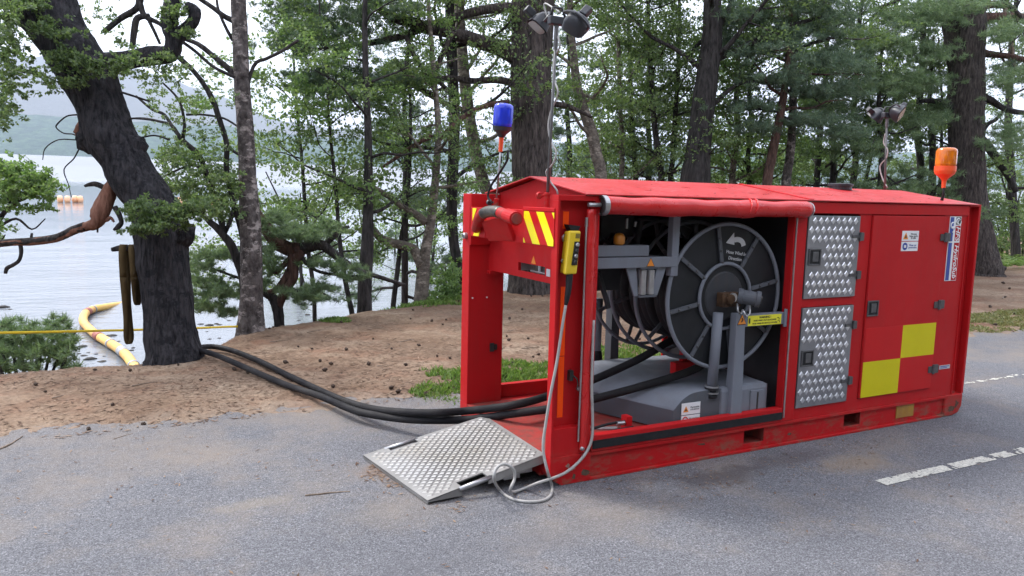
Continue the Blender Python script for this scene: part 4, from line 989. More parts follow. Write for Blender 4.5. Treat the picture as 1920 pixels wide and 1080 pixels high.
B_ = [arr([-1.7, 5.7, -.36]), arr([-1.6, 5.1, -.1]), gz_(366, 653, .05), gz_(400, 650, .05), gz_(440, 659, .05), gz_(490, 679, .05), gz_(540, 704, .05), gz_(600, 732, .055), gz_(650, 753, .07), gz_(700, 767, .11), gz_(760, 773, .15), gz_(820, 774, .19),
      PLX(880, 770, -.06), PLX(960, 760, .1), PLY(1030, 742, .72), PLY(1110, 713, .62), PLY(1180, 682, .56), PLY(1222, 660, .52), arr([1.25, .54, .66]), arr([1.4, .56, .68])]
hose('delivery_hose', 'black hose, upper of the pair, climbing into the middle of the reel', B_, .0265, 5)
#==TREES
# ------------------------------------------------------------------ trees: tapered trunk, limbs, leaves one by one
def unit(v): return v / (np.linalg.norm(v, axis=-1, keepdims=True) + 1e-9)
class Leaves:
    """gathers leaf quads or needle triangles"""
    def __init__(s, kind='broad', seed=0): s.q = []; s.kind = kind; s.g = np.random.default_rng(seed)
    def spray(s, C_, n, rad, size, flat=.5):
        """n leaves scattered round each centre in clumpy sprays"""
        g = s.g; C_ = np.atleast_2d(C_); k = len(C_)
        sub = max(1, n // 15)
        # sub-twig centres, then leaves close to them: gives ragged edges and holes
        sc_ = C_[:, None, :] + g.normal(0, .55, (k, sub, 3)) * rad * np.array([1, 1, flat])
        idx = g.integers(0, sub, (k, n))
        ctr = np.take_along_axis(sc_, idx[..., None].repeat(3, 2), 1)
        off = g.normal(0, .19, (k, n, 3)) * rad * np.array([1.15, 1.15, .45])
        s.at((ctr + off).reshape(-1, 3), size)
    def at(s, Pn, size):
        g = s.g; n = len(Pn)
        if n == 0: return
        L_ = size * g.uniform(.65, 1.25, n)[:, None]
        if s.kind == 'broad':
            d = g.normal(0, 1, (n, 3)); d[:, 2] -= .35; d = unit(d)
            a = g.normal(0, 1, (n, 3)); a[:, 2] += 1.3
            sd = unit(np.cross(d, a)); wd = L_ * g.uniform(.26, .4, n)[:, None]
            b = Pn; m = Pn + d * L_ * .5; t = Pn + d * L_; nn = np.cross(sd, d) * L_ * .09
            s.q.append(np.stack([b, m + sd * wd - nn, t, m - sd * wd - nn], 1))
        else:
            # a tuft: thin blades fanning round an upward-tilted shoot
            ax = g.normal(0, 1, (n, 3)); ax[:, 2] = np.abs(ax[:, 2]) * .6 + .25; ax = unit(ax)
            k = 9
            d = unit(ax[:, None, :] * .75 + g.normal(0, .55, (n, k, 3)))
            sd = unit(np.cross(d, g.normal(0, 1, (n, k, 3))))
            LL = L_[:, None, :] * g.uniform(.6, 1.1, (n, k, 1)); b = Pn[:, None, :] + ax[:, None, :] * LL * .25 * g.uniform(-1, 1, (n, k, 1))
            wd = LL * .05
            tri_ = np.stack([b - sd * wd, b + sd * wd, b + d * LL], 2)
            s.q.append(tri_.reshape(-1, 3, 3))
    def build(s, name, mat, parent):
        if not s.q: return None
        V = np.concatenate(s.q)
        return fast_mesh(name, V, V.shape[1], mat, parent, kind='stuff')

def wander(p, d, ln, g, n=5, curl=.25, up=0.):
    pts = [arr(p)]; d = unit(arr(d))
    for i in range(n):
        d = unit(d + g.normal(0, curl, 3) + arr([0, 0, up])); pts.append(pts[-1] + d * ln / n)
    return np.array(pts)
def limb(parent, start, d, ln, r, g, mat, lv, nclump, nleaf, crad, size, flat, nsub=4, curl=.2, up=.03, name='branch', bare=.3, seg=7):
    """one bough with side twigs, one mesh; leaf sprays along its outer part"""
    p = wander(start, d, ln, g, 6, curl, up); m = MB()
    pp = smooth_path(p, 2); m.tube(pp, np.linspace(r, r * .22, len(pp)), seg, True, .06, seed=int(g.integers(1e6)))
    C_ = [p[i] for i in range(len(p)) if i / (len(p) - 1) > bare + .15]
    for k in range(nsub):
        t = bare + (1 - bare) * (k + g.random()) / nsub; i = min(int(t * 6), 5); q = p[i] + (p[i + 1] - p[i]) * (t * 6 - i)
        dd = unit(unit(p[i + 1] - p[i]) * .7 + unit(g.normal(0, 1, 3) * arr([1, 1, .5])))
        l2 = ln * (.5 - .25 * t) * g.uniform(.7, 1.2); sp_ = wander(q, dd, l2, g, 4, .25, up)
        m.tube(sp_, np.linspace(r * .38 * (1 - t * .4), r * .08, len(sp_)), 5, False)
        C_ += list(sp_[2:])
    m.obj(name, mat, parent, smooth=True)
    C_ = np.array(C_); 
    if lv is not None and len(C_):
        nclump = int(nclump * 1.9); pick = C_[g.integers(0, len(C_), nclump)] + g.normal(0, crad * .4, (nclump, 3)) * arr([1, 1, .6])
        lv.spray(pick, nleaf, crad, size, flat)
    return p

def px_path(pts, d0, d1=None):
    """rows (u, v, halfwidth px) traced from the photo at depth d0 (to d1) -> points, radii"""
    q = np.array(pts, float); n = len(q); ds = np.linspace(d0, d1 if d1 else d0, n)
    Pq = np.array([U(a[0], a[1], d) for a, d in zip(q, ds)]); return Pq, q[:, 2] * ds / F
def rooted(Pq, R, flare=1.35, sink=.25):
    """carry the foot of a traced trunk down into the ground under it"""
    p0 = Pq[0]; z = float(hz(p0[0], p0[1], False)); foot = np.array([p0[0], p0[1], z])
    if p0[2] - z > .15:
        Pq = np.vstack([[foot - arr([0, 0, sink])], [foot + arr([0, 0, .05])], Pq]); R = np.concatenate([[R[0] * flare], [R[0] * 1.12], R])
    else:
        Pq = np.vstack([[p0 - arr([0, 0, sink])], Pq]); R = np.concatenate([[R[0] * flare], R])
    return Pq, R, foot
def ridged(Pq, R, parent, mat, seed=1, seg=88, amp=.055, cell=.045, vlen=.3, n=14):
    q = smooth_path(np.hstack([Pq, R[:, None]]), n); m = MB().tube(q[:, :3], q[:, 3], seg, True, .0)
    V = m.v[0]; k = len(q); Vg = V.reshape(k, seg, 3); c = q[:, None, :3]; s_ = np.concatenate([[0], np.cumsum(np.linalg.norm(np.diff(q[:, :3], axis=0), axis=1))])
    th = np.arange(seg) / seg; TH, SS = np.meshgrid(th, s_)
    per = max(8, int(2 * PI * float(np.median(R)) / cell))
    def rid(f, vl, sd):
        a = TH * f; w0 = vnoise(a, SS / vl + .0 * a, 1.0, sd); w1 = vnoise(a - f, SS / vl, 1.0, sd); bl = np.clip((TH - .9) / .1, 0, 1)
        return w0 * (1 - bl) + w1 * bl
    h = 1 - np.abs(2 * rid(per, vlen, seed) - 1); h2 = rid(per * 2.3, vlen * .5, seed + 5); lump = rid(5, .5, seed + 9)
    fac = 1 + amp * (h - .5) * 1.6 + amp * .7 * (h2 - .5) + .1 * (lump - .5)
    Vg[:] = c + (Vg - c) * fac[..., None]
    return m.obj('trunk', mat, parent, smooth=True)
def trunk_mesh(Pq, R, parent, mat, name='trunk', seg=18, rough=.05, n=5, seed=1):
    q = smooth_path(np.hstack([Pq, R[:, None]]), n)
    return MB().tube(q[:, :3], np.maximum(q[:, 3], .004), seg, True, rough, seed=seed).obj(name, mat, parent, smooth=True)

def tree(name, label, cat, px, d0, d1=None, mat=None, leaf=None, kind='broad', group=None, top=9., limbs=14, lz=(1.5, 9), ln=(1., 2.4), nclump=9, nleaf=45, crad=.3, size=.06, flat=.5, up=.06, curl=.2, seed=1, extra=(), rise=.35, crown=True, lr=.5):
    g = np.random.default_rng(seed)
    Pq, R = px_path(px, d0, d1)
    # continue above the frame to the full height
    dv = unit(Pq[-1] - Pq[-2]) * .5 + arr([0, 0, .5]); k = 0
    while Pq[-1][2] < top and k < 12:
        Pq = np.vstack([Pq, Pq[-1] + unit(dv + g.normal(0, .08, 3)) * max(.6, (top - Pq[len(px) - 1][2]) / 6)]); R = np.append(R, max(.012, R[-1] * .78)); k += 1
    Pq, R, foot = rooted(Pq, R)
    T = thing(name, label, cat, tuple(foot), group)
    (ridged(Pq, R, T, mat, seed, n=9) if R[1] > .18 else trunk_mesh(Pq, R, T, mat, seed=seed))
    lv = Leaves(kind, seed + 50); zz = Pq[:, 2]
    for i in range(limbs):
        t = (i + g.random()) / limbs; z = foot[2] + lz[0] + (min(lz[1], top) - lz[0]) * t
        j = min(max(int(np.searchsorted(zz, z)), 1), len(zz) - 1); a = (z - zz[j - 1]) / (zz[j] - zz[j - 1] + 1e-6); a = min(max(a, 0), 1)
        p = Pq[j - 1] + (Pq[j] - Pq[j - 1]) * a; r = R[j - 1] + (R[j] - R[j - 1]) * a
        az = i * 2.4 + g.random() * .9; l_ = (ln[1] + (ln[0] - ln[1]) * t) * g.uniform(.75, 1.2)
        limb(T, p, (math.cos(az), math.sin(az), rise + g.normal(0, .15)), l_, min(r * lr, .02 + l_ * .014), g, mat, lv if crown else None, nclump, nleaf, crad, size, flat, up=up, curl=curl)
    for ex in extra:
        q, rr = px_path(ex['px'], ex.get('d', d0), ex.get('d1'))
        trunk_mesh(q, rr, T, ex.get('mat', mat), 'branch', 10, .06, 4, seed + 3)
        if 'clumps' in ex:
            lv.spray(q[ex['clumps']:] + g.normal(0, .1, (len(q) - ex['clumps'], 3)), ex.get('n', 120), ex.get('rad', .3), size, flat)
    if crown: lv.build('crown', leaf, T)
    return T, lv, g, Pq, R

# ---- the old leaning oak at the edge of the bank
OD = 7.25
opx = [(326, 668, 50), (318, 625, 45), (313, 560, 43), (305, 480, 43.5), (301, 430, 45), (279, 375, 41), (252, 340, 42), (233, 300, 40), (205, 255, 46), (189, 200, 42), (168, 150, 46), (136, 100, 45), (105, 50, 50), (78, 0, 56), (40, -70, 55), (0, -150, 50), (-40, -260, 42), (-60, -380, 34)]
Pq, R = px_path(opx, OD); Pq, R, foot = rooted(Pq, R, 1.4)
OAK = thing('oak_tree', 'old leaning oak with thick dark trunk, broken limbs and burrs at the bank edge', 'tree', tuple(foot))
ridged(Pq, R, OAK, BARK_O, 3, amp=.075, cell=.06, vlen=.34)
def burr(u, v, r, k, mat=BARK_O, nm='burr', d=OD):
    p = U(u, v, d); g = np.random.default_rng(k); m = MB(); ax = unit(g.normal(0, 1, 3))
    m.lathe(p - ax * r, ax, [(r * .3, 0.05 * r), (r * .75, .35 * r), (r, r), (r * .8, 1.6 * r), (r * .3, 1.95 * r)], 14)
    V = m.v[0]; V += g.normal(0, r * .09, V.shape); m.obj(nm, mat, OAK, smooth=True)
burr(172, 262, .15, 1); burr(160, 245, .10, 8, WOUND); burr(252, 272, .12, 2); burr(338, 440, .14, 3); burr(262, 340, .14, 4); burr(330, 462, .10, 6); burr(150, 130, .16, 9)
def obr(px, mat=BARK_O, d=OD, d1=None, seg=12, rough=.08, sd=2):
    q, r = px_path(px, d, d1); return trunk_mesh(q, r, OAK, mat, 'branch', seg, rough, 4, sd)
obr([(165, 130, 26), (200, 118, 20), (245, 112, 17), (285, 105, 18), (318, 100, 16), (325, 75, 15), (318, 45, 15), (322, 10, 15), (330, -40, 13), (322, -120, 10)])
obr([(325, 80, 14), (345, 58, 12), (362, 40, 11), (365, 22, 12), (350, 12, 10)])
obr([(243, 320, 22), (222, 338, 15), (207, 352, 12), (200, 372, 15), (188, 400, 16), (180, 418, 12), (160, 425, 8.5), (138, 432, 8), (105, 447, 7.5), (60, 453, 7), (20, 455, 6.5), (-60, 464, 6), (-160, 468, 5)], WOUND, rough=.1)
obr([(160, 424, 8.6), (138, 431.5, 8.2), (105, 446.5, 7.8), (60, 452.5, 7.2), (20, 454.5, 6.7), (-60, 463.5, 6.2)], BARK_D)
obr([(38, 457, 3.8), (40, 472, 3.4), (36, 488, 3.2), (24, 497, 3.5), (13, 503, 3.8), (10, 513, 3)], BARK_D)
obr([(186, 402, 6), (199, 412, 4.5), (207, 408, 3), (214, 416, 2)], WOUND)
obr([(196, 352, 5), (180, 345, 5), (168, 346, 4), (159, 349, 2.5)], BARK_D)
obr([(60, 452, 2.5), (59, 444, 2.5), (60, 437, 2)], BARK_D)
obr([(183, 424, 2), (183, 436, 1.6)], BARK_D)
stub = obr([(280, 463, 9), (262, 466, 7.5), (240, 465, 6), (222, 466, 5.5), (210, 468, 4)], BARK_D)
obr([(330, 452, 22), (346, 436, 15), (353, 428, 8), (364, 421, 2)], BARK_O)
obr([(275, 340, 25), (290, 352, 14), (300, 358, 5)])
obr([(215, 388, 5), (222, 400, 5), (228, 416, 4), (222, 425, 5), (213, 431, 2)], BARK_D)
for px in ([(160, 248, 3), (150, 222, 2), (172, 222, 2.4), (180, 215, 2.6), (200, 222, 2.2), (228, 228, 2), (250, 222, 1.8), (290, 226, 1.6)],
           [(160, 258, 2.6), (190, 256, 2), (225, 258, 1.8), (262, 258, 1.7), (290, 254, 1.6), (318, 262, 2)],
           [(145, 215, 1.6), (125, 218, 1.4), (108, 232, 1.4), (106, 240, 1.2), (120, 250, 1.2), (138, 252, 1.2), (148, 262, 1.2), (110, 262, 1.1), (85, 278, 1), (80, 300, .8)],
           [(148, 280, 1.4), (138, 298, 1.3), (120, 318, 1.1), (128, 345, .9), (134, 370, .7)],
           [(195, 60, 5), (225, 35, 5.5), (255, 17, 6), (262, 0, 7), (262, -40, 8)], [(262, 5, 6), (272, 30, 5), (300, 45, 4), (330, 70, 3.2), (365, 95, 3), (400, 125, 3), (440, 145, 3)],
           [(280, 30, 5), (258, 34, 6), (252, 55, 6), (248, 90, 5)], [(275, 30, 3.5), (290, 60, 3), (300, 82, 2.4)],
           [(195, 140, 4), (210, 165, 2.5), (250, 180, 2), (280, 190, 2)]):
    obr(px, BARK_D, seg=7, rough=.04)
ol = Leaves('broad', 71); g = np.random.default_rng(5)
def lclump(lv, items, d, n, size, rad_px, flat=.6, dz=.25):
    for (u, v, ru, rv, w_) in items:
        k = int(n * w_); pu = u + lv.g.normal(0, .5, k) * ru; pv = v + lv.g.normal(0, .5, k) * rv
        dd = d + lv.g.normal(0, dz, k)
        lv.spray(np.array([U(a, b_, c_) for a, b_, c_ in zip(pu, pv, dd)]), 16, rad_px * d / F, size, flat)
lclump(ol, [(60, 8, 40, 14, 1), (85, 45, 28, 14, .7), (115, 60, 30, 10, .6), (125, 105, 40, 22, 1.3), (165, 125, 60, 16, 1.3), (215, 125, 40, 12, .9), (250, 112, 30, 10, .5), (140, 150, 26, 10, .5)], OD - .42, 42, .034, 13, .6, .06)
lclump(ol, [(340, 20, 30, 16, .8), (318, 30, 16, 30, .8), (310, 105, 22, 10, .8), (350, 60, 20, 12, .6)], OD - .1, 28, .034, 12, .6, .1)
lclump(ol, [(300, 130, 40, 14, 1), (260, 145, 40, 14, .8), (330, 145, 30, 20, .5), (200, 20, 40, 14, .4), (150, 25, 30, 10, .3), (215, 60, 40, 20, .4), (270, 95, 30, 12, .4), (150, 35, 60, 20, .5), (235, 70, 40, 20, .5)], OD, 22, .033, 16, .7, .3)
lclump(ol, [(265, 392, 40, 18, 1.6), (310, 405, 55, 20, 2.4), (350, 395, 45, 20, 1.6), (290, 425, 45, 10, 1.2), (245, 430, 14, 5, .4), (380, 385, 40, 16, 1.2)], OD - .55, 40, .034, 13, .5, .12)
ol.build('crown', LEAF, OAK)
obr([(300, 372, 5), (310, 395, 4), (345, 400, 3), (390, 390, 2)], BARK_D, OD - .55, OD - .5)

# webbing slings over the broken stub
def ribbon(pts, w_, name, label, cat, mat, wd=(1, 0, 0), **k):
    q = smooth_path(pts, 4); wdv = unit(RIGHT) if wd is None else arr(wd)
    zt = q[:, 2].max(); zb = q[:, 2].min(); m = MB(); V = []
    for p_ in q:
        w2 = wdv
        if 'twist' in k:
            f_ = min(max((zt - p_[2]) / (zt - zb + 1e-6) * 1.5 - .55, 0), 1); w2 = unit(wdv * (1 - f_) + arr(k['twist']) * f_)
        V.append([p_ - w2 * w_ / 2, p_ + w2 * w_ / 2])
    V = np.array(V).reshape(-1, 3)
    m.add(V, [(2 * i, 2 * i + 1, 2 * i + 3, 2 * i + 2) for i in range(len(q) - 1)])
    o = m.obj(name, mat, smooth=True, org=q[0]); sm = o.modifiers.new('thick', 'SOLIDIFY'); sm.thickness = .006; sm.offset = 0
    tag(o, label, cat, k.get('group')); return o
D1 = OD - .03
TWF = tuple(unit(FWD + RIGHT * .15))
ribbon([U(231, 520, D1 - .1), U(229, 480, D1 - .1), U(230, 462, D1 - .07), U(232, 459, D1), U(235, 464, D1 + .07), U(238, 500, D1 + .08), U(239.5, 560, D1 + .05), U(243, 600, D1 + .03), U(246.5, 630, D1 + .03), U(245, 641, D1), U(241.5, 645, D1), U(238, 640, D1 - .03), U(236.5, 628, D1 - .04), U(237, 600, D1 - .05), U(234.5, 560, D1 - .07), U(231, 520, D1 - .1)], .062, 'webbing_sling', 'long olive webbing sling looped over the broken oak stub', 'sling', CLOTH, tuple(unit(RIGHT * .75 + FWD * .65)), group='webbing slings on the oak stub', twist=TWF)
ribbon([U(251, 520, D1 - .1), U(248, 480, D1 - .1), U(247, 463, D1 - .07), U(249, 459, D1), U(251, 464, D1 + .08), U(254, 500, D1 + .07), U(257, 540, D1 + .04), U(260.5, 562, D1 + .03), U(258.5, 572, D1), U(254.5, 566, D1 - .03), U(252.5, 545, D1 - .05), U(251, 520, D1 - .1)], .06, 'webbing_sling', 'short olive webbing sling nearest the trunk on the broken oak stub', 'sling', CLOTH, tuple(unit(RIGHT * .75 + FWD * .65)), group='webbing slings on the oak stub', twist=TWF)

# ---- birch right of the oak
BD = 8.68
T, lv, g, Pq, R = tree('birch_tree', 'tall slim birch with mottled white bark beside the leaning oak', 'tree', [(470, 622, 27), (471, 560, 21), (472, 480, 19.5), (469, 420, 19), (464, 330, 16), (462, 270, 15), (455, 170, 14.5), (450, 80, 14), (447, 0, 13.5), (444, -120, 12)], BD, mat=BARK_B, leaf=LEAF_B, top=9, limbs=9, lz=(4.6, 9), ln=(.8, 1.9), nclump=9, nleaf=40, crad=.3, size=.045, seed=21,
    extra=[dict(px=[(448, 145, 7), (430, 130, 6), (400, 105, 5), (370, 82, 4.5), (340, 70, 3.5), (320, 50, 3)], mat=BARK_D), dict(px=[(440, 40, 6), (420, 30, 5), (400, 15, 4.5), (370, -5, 4)], mat=BARK_D),
           dict(px=[(437, 75, 4), (425, 55, 3), (410, 20, 2.6), (405, -10, 2)], mat=BARK_D), dict(px=[(455, 200, 3), (475, 125, 3.4), (500, 110, 3.2), (530, 95, 3), (560, 75, 3)], mat=BARK_D)])

# ---- young oak growing behind the birch foot, many thin crooked stems
YD = 8.9
YO = thing('young_oak', 'young oak with many crooked stems and light leaves between oak and birch', 'tree', tuple(U(463, 600, YD)))
for i, (px) in enumerate(([(463, 600, 8), (457, 530, 8), (447, 495, 8), (434, 460, 8), (418, 440, 7), (405, 425, 6.5), (392, 415, 5.5), (380, 400, 4.5), (372, 380, 3.5)],
            [(420, 442, 6), (412, 400, 6), (398, 360, 5.5), (385, 320, 5), (372, 290, 5), (345, 265, 4.5), (325, 240, 3.5), (308, 215, 3), (285, 205, 2.6), (255, 180, 2)],
            [(450, 500, 5), (455, 450, 5), (438, 380, 5), (425, 320, 5), (425, 270, 5), (412, 225, 5), (398, 185, 5), (380, 155, 4.6), (360, 130, 4.5), (340, 112, 5), (330, 100, 5)],
            [(340, 262, 4), (322, 235, 3), (300, 228, 2.4), (270, 222, 2), (240, 222, 1.6)], [(342, 262, 4), (346, 235, 3), (340, 200, 2.4), (330, 180, 2), (305, 155, 1.6)],
            [(420, 440, 4), (433, 410, 4), (437, 385, 3.4), (430, 360, 3)], [(428, 275, 3), (440, 285, 2.8), (452, 292, 2.4)], [(385, 320, 3), (360, 310, 2.4), (330, 320, 2), (300, 335, 1.4)],
            [(350, 215, 2.4), (380, 215, 2), (420, 222, 2), (450, 240, 1.8)])):
    q, r = px_path(px, YD, YD + (.3 if i % 2 else -.2)); trunk_mesh(q, r, YO, BARK_D, 'trunk' if i == 0 else 'branch', 9, .06, 4, i)
yl = Leaves('broad', 5)
lclump(yl, [(330, 300, 40, 26, 2.2), (370, 320, 50, 26, 2.6), (410, 330, 40, 30, 2), (350, 350, 60, 18, 2.4), (400, 375, 50, 18, 2), (300, 345, 26, 12, 1), (440, 340, 20, 40, 1.2), (425, 400, 26, 16, 1.2), (360, 375, 40, 12, 1.2), (325, 270, 20, 12, .5)], YD, 42, .036, 13, .5, .4)
lclump(yl, [(360, 190, 50, 26, .9), (310, 195, 36, 20, .6), (380, 240, 40, 26, .8), (300, 165, 30, 14, .5), (420, 180, 30, 24, .5), (340, 230, 30, 20, .5), (390, 130, 36, 20, .5), (280, 235, 30, 20, .3), (400, 280, 26, 16, .5)], YD, 32, .034, 15, .5, .4)
yl.build('crown', LEAF, YO)
yl2 = Leaves('broad', 15)
lclump(yl2, [(365, 200, 30, 12, .8), (380, 190, 26, 10, .6), (345, 290, 40, 16, .9), (380, 280, 30, 14, .8)], YD + .3, 34, .036, 13, .5, .3)
yl2.build('crown', LEAF_L, YO)

# ---- contorted low pine leaning over the shore
KD = 9.6
KP = thing('shore_pine', 'low contorted red-barked pine leaning over the water right of the birch', 'tree', tuple(U(525, 640, KD)))
for i, (px, mt_) in enumerate((([(527, 650, 10), (524, 610, 9.5), (520, 580, 10), (512, 560, 9), (500, 552, 7), (488, 548, 6)], BARK_D), ([(520, 580, 8), (535, 545, 8), (550, 520, 9), (548, 495, 11), (560, 470, 14), (545, 468, 14), (520, 455, 14), (500, 430, 13), (487, 412, 12), (478, 395, 10)], BARK_R),
        ([(556, 470, 12), (580, 462, 11), (605, 460, 10), (625, 475, 8), (650, 495, 7), (680, 510, 5), (720, 522, 4), (760, 535, 3)], BARK_D), ([(548, 500, 8), (530, 530, 7), (515, 545, 6), (495, 550, 5)], BARK_R),
        ([(548, 480, 6), (530, 500, 5), (515, 510, 4), (505, 490, 3)], BARK_R), ([(565, 478, 4), (575, 495, 3.4), (600, 510, 3), (640, 516, 2.4), (680, 518, 2)], BARK_D), ([(540, 540, 4), (560, 545, 3), (600, 548, 2), (620, 560, 1.6)], BARK_D),
        ([(500, 548, 4), (470, 530, 3), (430, 515, 2.4), (390, 500, 2)], BARK_D), ([(605, 460, 6), (625, 445, 5), (640, 430, 4), (655, 425, 3)], BARK_D), ([(635, 480, 5), (632, 500, 5), (626, 512, 3)], BARK_D))):
    q, r = px_path(px, KD); trunk_mesh(q, r, KP, mt_, 'trunk' if i == 0 else 'branch', 10, .09, 4, i)
kl = Leaves('needle', 6)
def nclump(lv, items, d, n, size, rad_px, dz=.3, flat=.35):
    for (u, v, ru, rv, w_) in items:
        k = int(n * w_); pu = u + lv.g.normal(0, .5, k) * ru; pv = v + lv.g.normal(0, .5, k) * rv
        lv.spray(np.array([U(a, b_, d + e_) for a, b_, e_ in zip(pu, pv, lv.g.normal(0, dz, k))]), 9, rad_px * d / F, size, flat)
nclump(kl, [(400, 480, 45, 8, 1.4), (380, 500, 30, 8, .7), (390, 530, 45, 14, 1.3), (410, 552, 50, 14, 1.6), (385, 575, 30, 10, .8), (430, 585, 30, 8, .6), (500, 470, 20, 30, .8), (505, 500, 26, 14, .8), (490, 535, 26, 14, .8), (560, 545, 50, 10, .8), (585, 560, 50, 12, .9), (600, 540, 30, 8, .5),
            (540, 435, 45, 14, 1.6), (580, 440, 40, 14, 1.2), (610, 425, 30, 12, .8), (520, 410, 36, 12, 1), (640, 500, 40, 8, .6), (600, 495, 26, 8, .5), (660, 520, 40, 10, .6)], KD, 46, .085, 12)
kl.build('crown', NEEDLE_L, KP)

# ---- pale little birch with an elbowed limb
T = tree('young_birch', 'small pale-barked birch with an elbowed limb left of the red post', 'tree', [(790, 557, 14), (793, 520, 12.5), (798, 470, 10), (806, 430, 9), (812, 380, 8), (818, 320, 7), (822, 250, 6), (818, 190, 5), (812, 120, 4.5), (805, 30, 4)], 11.8, mat=BARK_P, leaf=LEAF_B, top=6.5, limbs=12, lz=(1.6, 6.4), ln=(.7, 1.3), nclump=7, nleaf=40, crad=.28, size=.05, seed=31,
    extra=[dict(px=[(792, 500, 11), (778, 470, 9), (765, 462, 8), (742, 457, 8.5), (718, 450, 8), (704, 437, 7), (696, 425, 6.5), (693, 415, 6), (680, 395, 4)]), dict(px=[(800, 418, 8), (780, 402, 7), (755, 388, 6), (735, 372, 5.5), (715, 360, 5), (690, 345, 4)]),
           dict(px=[(820, 265, 5), (850, 235, 5), (875, 215, 5), (900, 202, 5), (925, 195, 4.5), (955, 190, 4)], mat=BARK_R), dict(px=[(812, 255, 5), (790, 265, 4.5), (765, 280, 4), (740, 298, 3.4), (715, 315, 2.4)], mat=BARK_R)])
# ---- the wood along the shore, trunk by trunk as the photo shows them
GW = 'trees of the lakeside wood'
tree('dark_tree', 'slim dark trunk leaning behind the elbowed pale birch, nearest the far red post', 'tree', [(868, 535, 10), (858, 490, 9.5), (850, 450, 9.5), (847, 380, 10), (850, 300, 10.5), (852, 220, 10.5), (848, 130, 10), (844, 40, 9), (842, -30, 8)], 12.6, mat=BARK_D, leaf=LEAF, top=8.5, limbs=13, lz=(1.6, 8), ln=(.9, 1.9), nclump=9, nleaf=45, crad=.32, size=.06, seed=41, group=GW)
tree('pale_tree', 'pale lichened trunk curving up behind the blue beacon', 'tree', [(925, 400, 12), (906, 340, 11.5), (890, 275, 11), (877, 200, 11), (869, 130, 11), (863, 50, 10), (858, -30, 9)], 13.6, mat=BARK_P, leaf=LEAF_B, top=9, limbs=13, lz=(2.4, 9), ln=(.9, 2.0), nclump=9, nleaf=45, crad=.34, size=.06, seed=42, group=GW)
PT, lv, g, Pq, R = tree('pine_tree', 'broad straight pine with deep ridged bark right behind the open end', 'pine', [(992, 552, 41), (994, 500, 38), (997, 420, 36), (998, 320, 36), (996, 220, 36.5), (996, 120, 37.5), (999, 0, 39), (1001, -100, 36)], 12.8, mat=BARK, leaf=NEEDLE, kind='needle', top=11, limbs=10, lz=(5.4, 11), ln=(1.2, 2.6), nclump=9, nleaf=22, crad=.36, size=.11, flat=.35, up=.02, rise=.1, seed=43, group=GW, extra=[
    dict(px=[(975, 112, 17), (940, 92, 15), (905, 80, 13.5), (870, 68, 12.5), (835, 58, 12), (800, 52, 11.5), (770, 42, 10.5), (740, 33, 9.5), (715, 18, 8.5), (695, 5, 7), (670, -15, 5)], d1=11.6, clumps=6, n=60),
    dict(px=[(970, 14, 10), (930, 16, 9), (880, 24, 8.5), (840, 38, 8), (800, 50, 7), (760, 66, 6.5), (720, 76, 6), (680, 82, 5), (640, 84, 4), (600, 92, 3), (560, 88, 2)], d1=11.4, clumps=4, n=60),
    dict(px=[(965, 156, 7), (930, 150, 6.5), (890, 152, 6), (850, 147, 5.5), (810, 148, 5), (780, 155, 4.6), (740, 162, 4.4), (700, 161, 4), (660, 158, 3.4), (620, 165, 2.4)], d1=11.6, clumps=4, n=50),
    dict(px=[(850, 60, 5), (830, 100, 5), (815, 140, 4.6), (808, 160, 4)], d=12), dict(px=[(760, 66, 4), (775, 100, 4.6), (792, 130, 4.6), (815, 145, 4.6), (835, 165, 4)], d=11.8), dict(px=[(1035, 195, 6), (1060, 198, 5), (1085, 208, 4), (1110, 220, 2.4)], d1=13),
    dict(px=[(740, 110, 4), (760, 135, 4.4), (790, 165, 4.8), (815, 178, 4)], d=12.2)])
lv2 = Leaves('needle', 90)
nclump(lv2, [(560, 20, 70, 24, 1.6), (600, 60, 70, 26, 1.8), (660, 30, 70, 26, 1.4), (540, 80, 60, 18, 1.0), (720, 10, 60, 20, .8), (630, 130, 70, 18, .9), (580, 150, 70, 18, .7), (700, 150, 50, 16, .5), (660, 190, 60, 18, .7)], 11.6, 60, .1, 18, .4)
lv2.build('crown', NEEDLE, PT)
tree('curved_tree', 'slender S-curved trunk just right of the broad ridged pine', 'tree', [(1128, 345, 11), (1118, 290, 11), (1108, 245, 11), (1092, 200, 9.5), (1082, 160, 8.5), (1075, 100, 7), (1071, 50, 6), (1068, -20, 5)], 13.6, mat=BARK_P, leaf=LEAF_B, top=7.5, limbs=13, lz=(2.2, 7.4), ln=(.8, 1.7), nclump=9, nleaf=45, crad=.32, size=.06, seed=44, group=GW)
tree('dark_tree', 'thick near-black trunk above the middle of the container roof', 'tree', [(1302, 350, 27), (1308, 290, 23), (1316, 220, 21), (1325, 150, 20), (1334, 80, 18), (1336, 0, 16), (1338, -90, 14)], 14.2, mat=BARK_D, leaf=LEAF, top=10, limbs=15, lz=(3.2, 10), ln=(1.2, 2.7), nclump=10, nleaf=48, crad=.38, size=.065, seed=45, group=GW, extra=[
    dict(px=[(1328, 118, 10), (1355, 103, 8), (1390, 90, 7), (1430, 72, 6), (1470, 52, 5), (1510, 40, 4), (1540, 32, 3)], clumps=2, n=90), dict(px=[(1338, 60, 7), (1352, 40, 6), (1368, 15, 5), (1375, -20, 4)]), dict(px=[(1310, 225, 5), (1345, 190, 4), (1380, 160, 3.4), (1420, 150, 2.4)], clumps=1, n=90)])
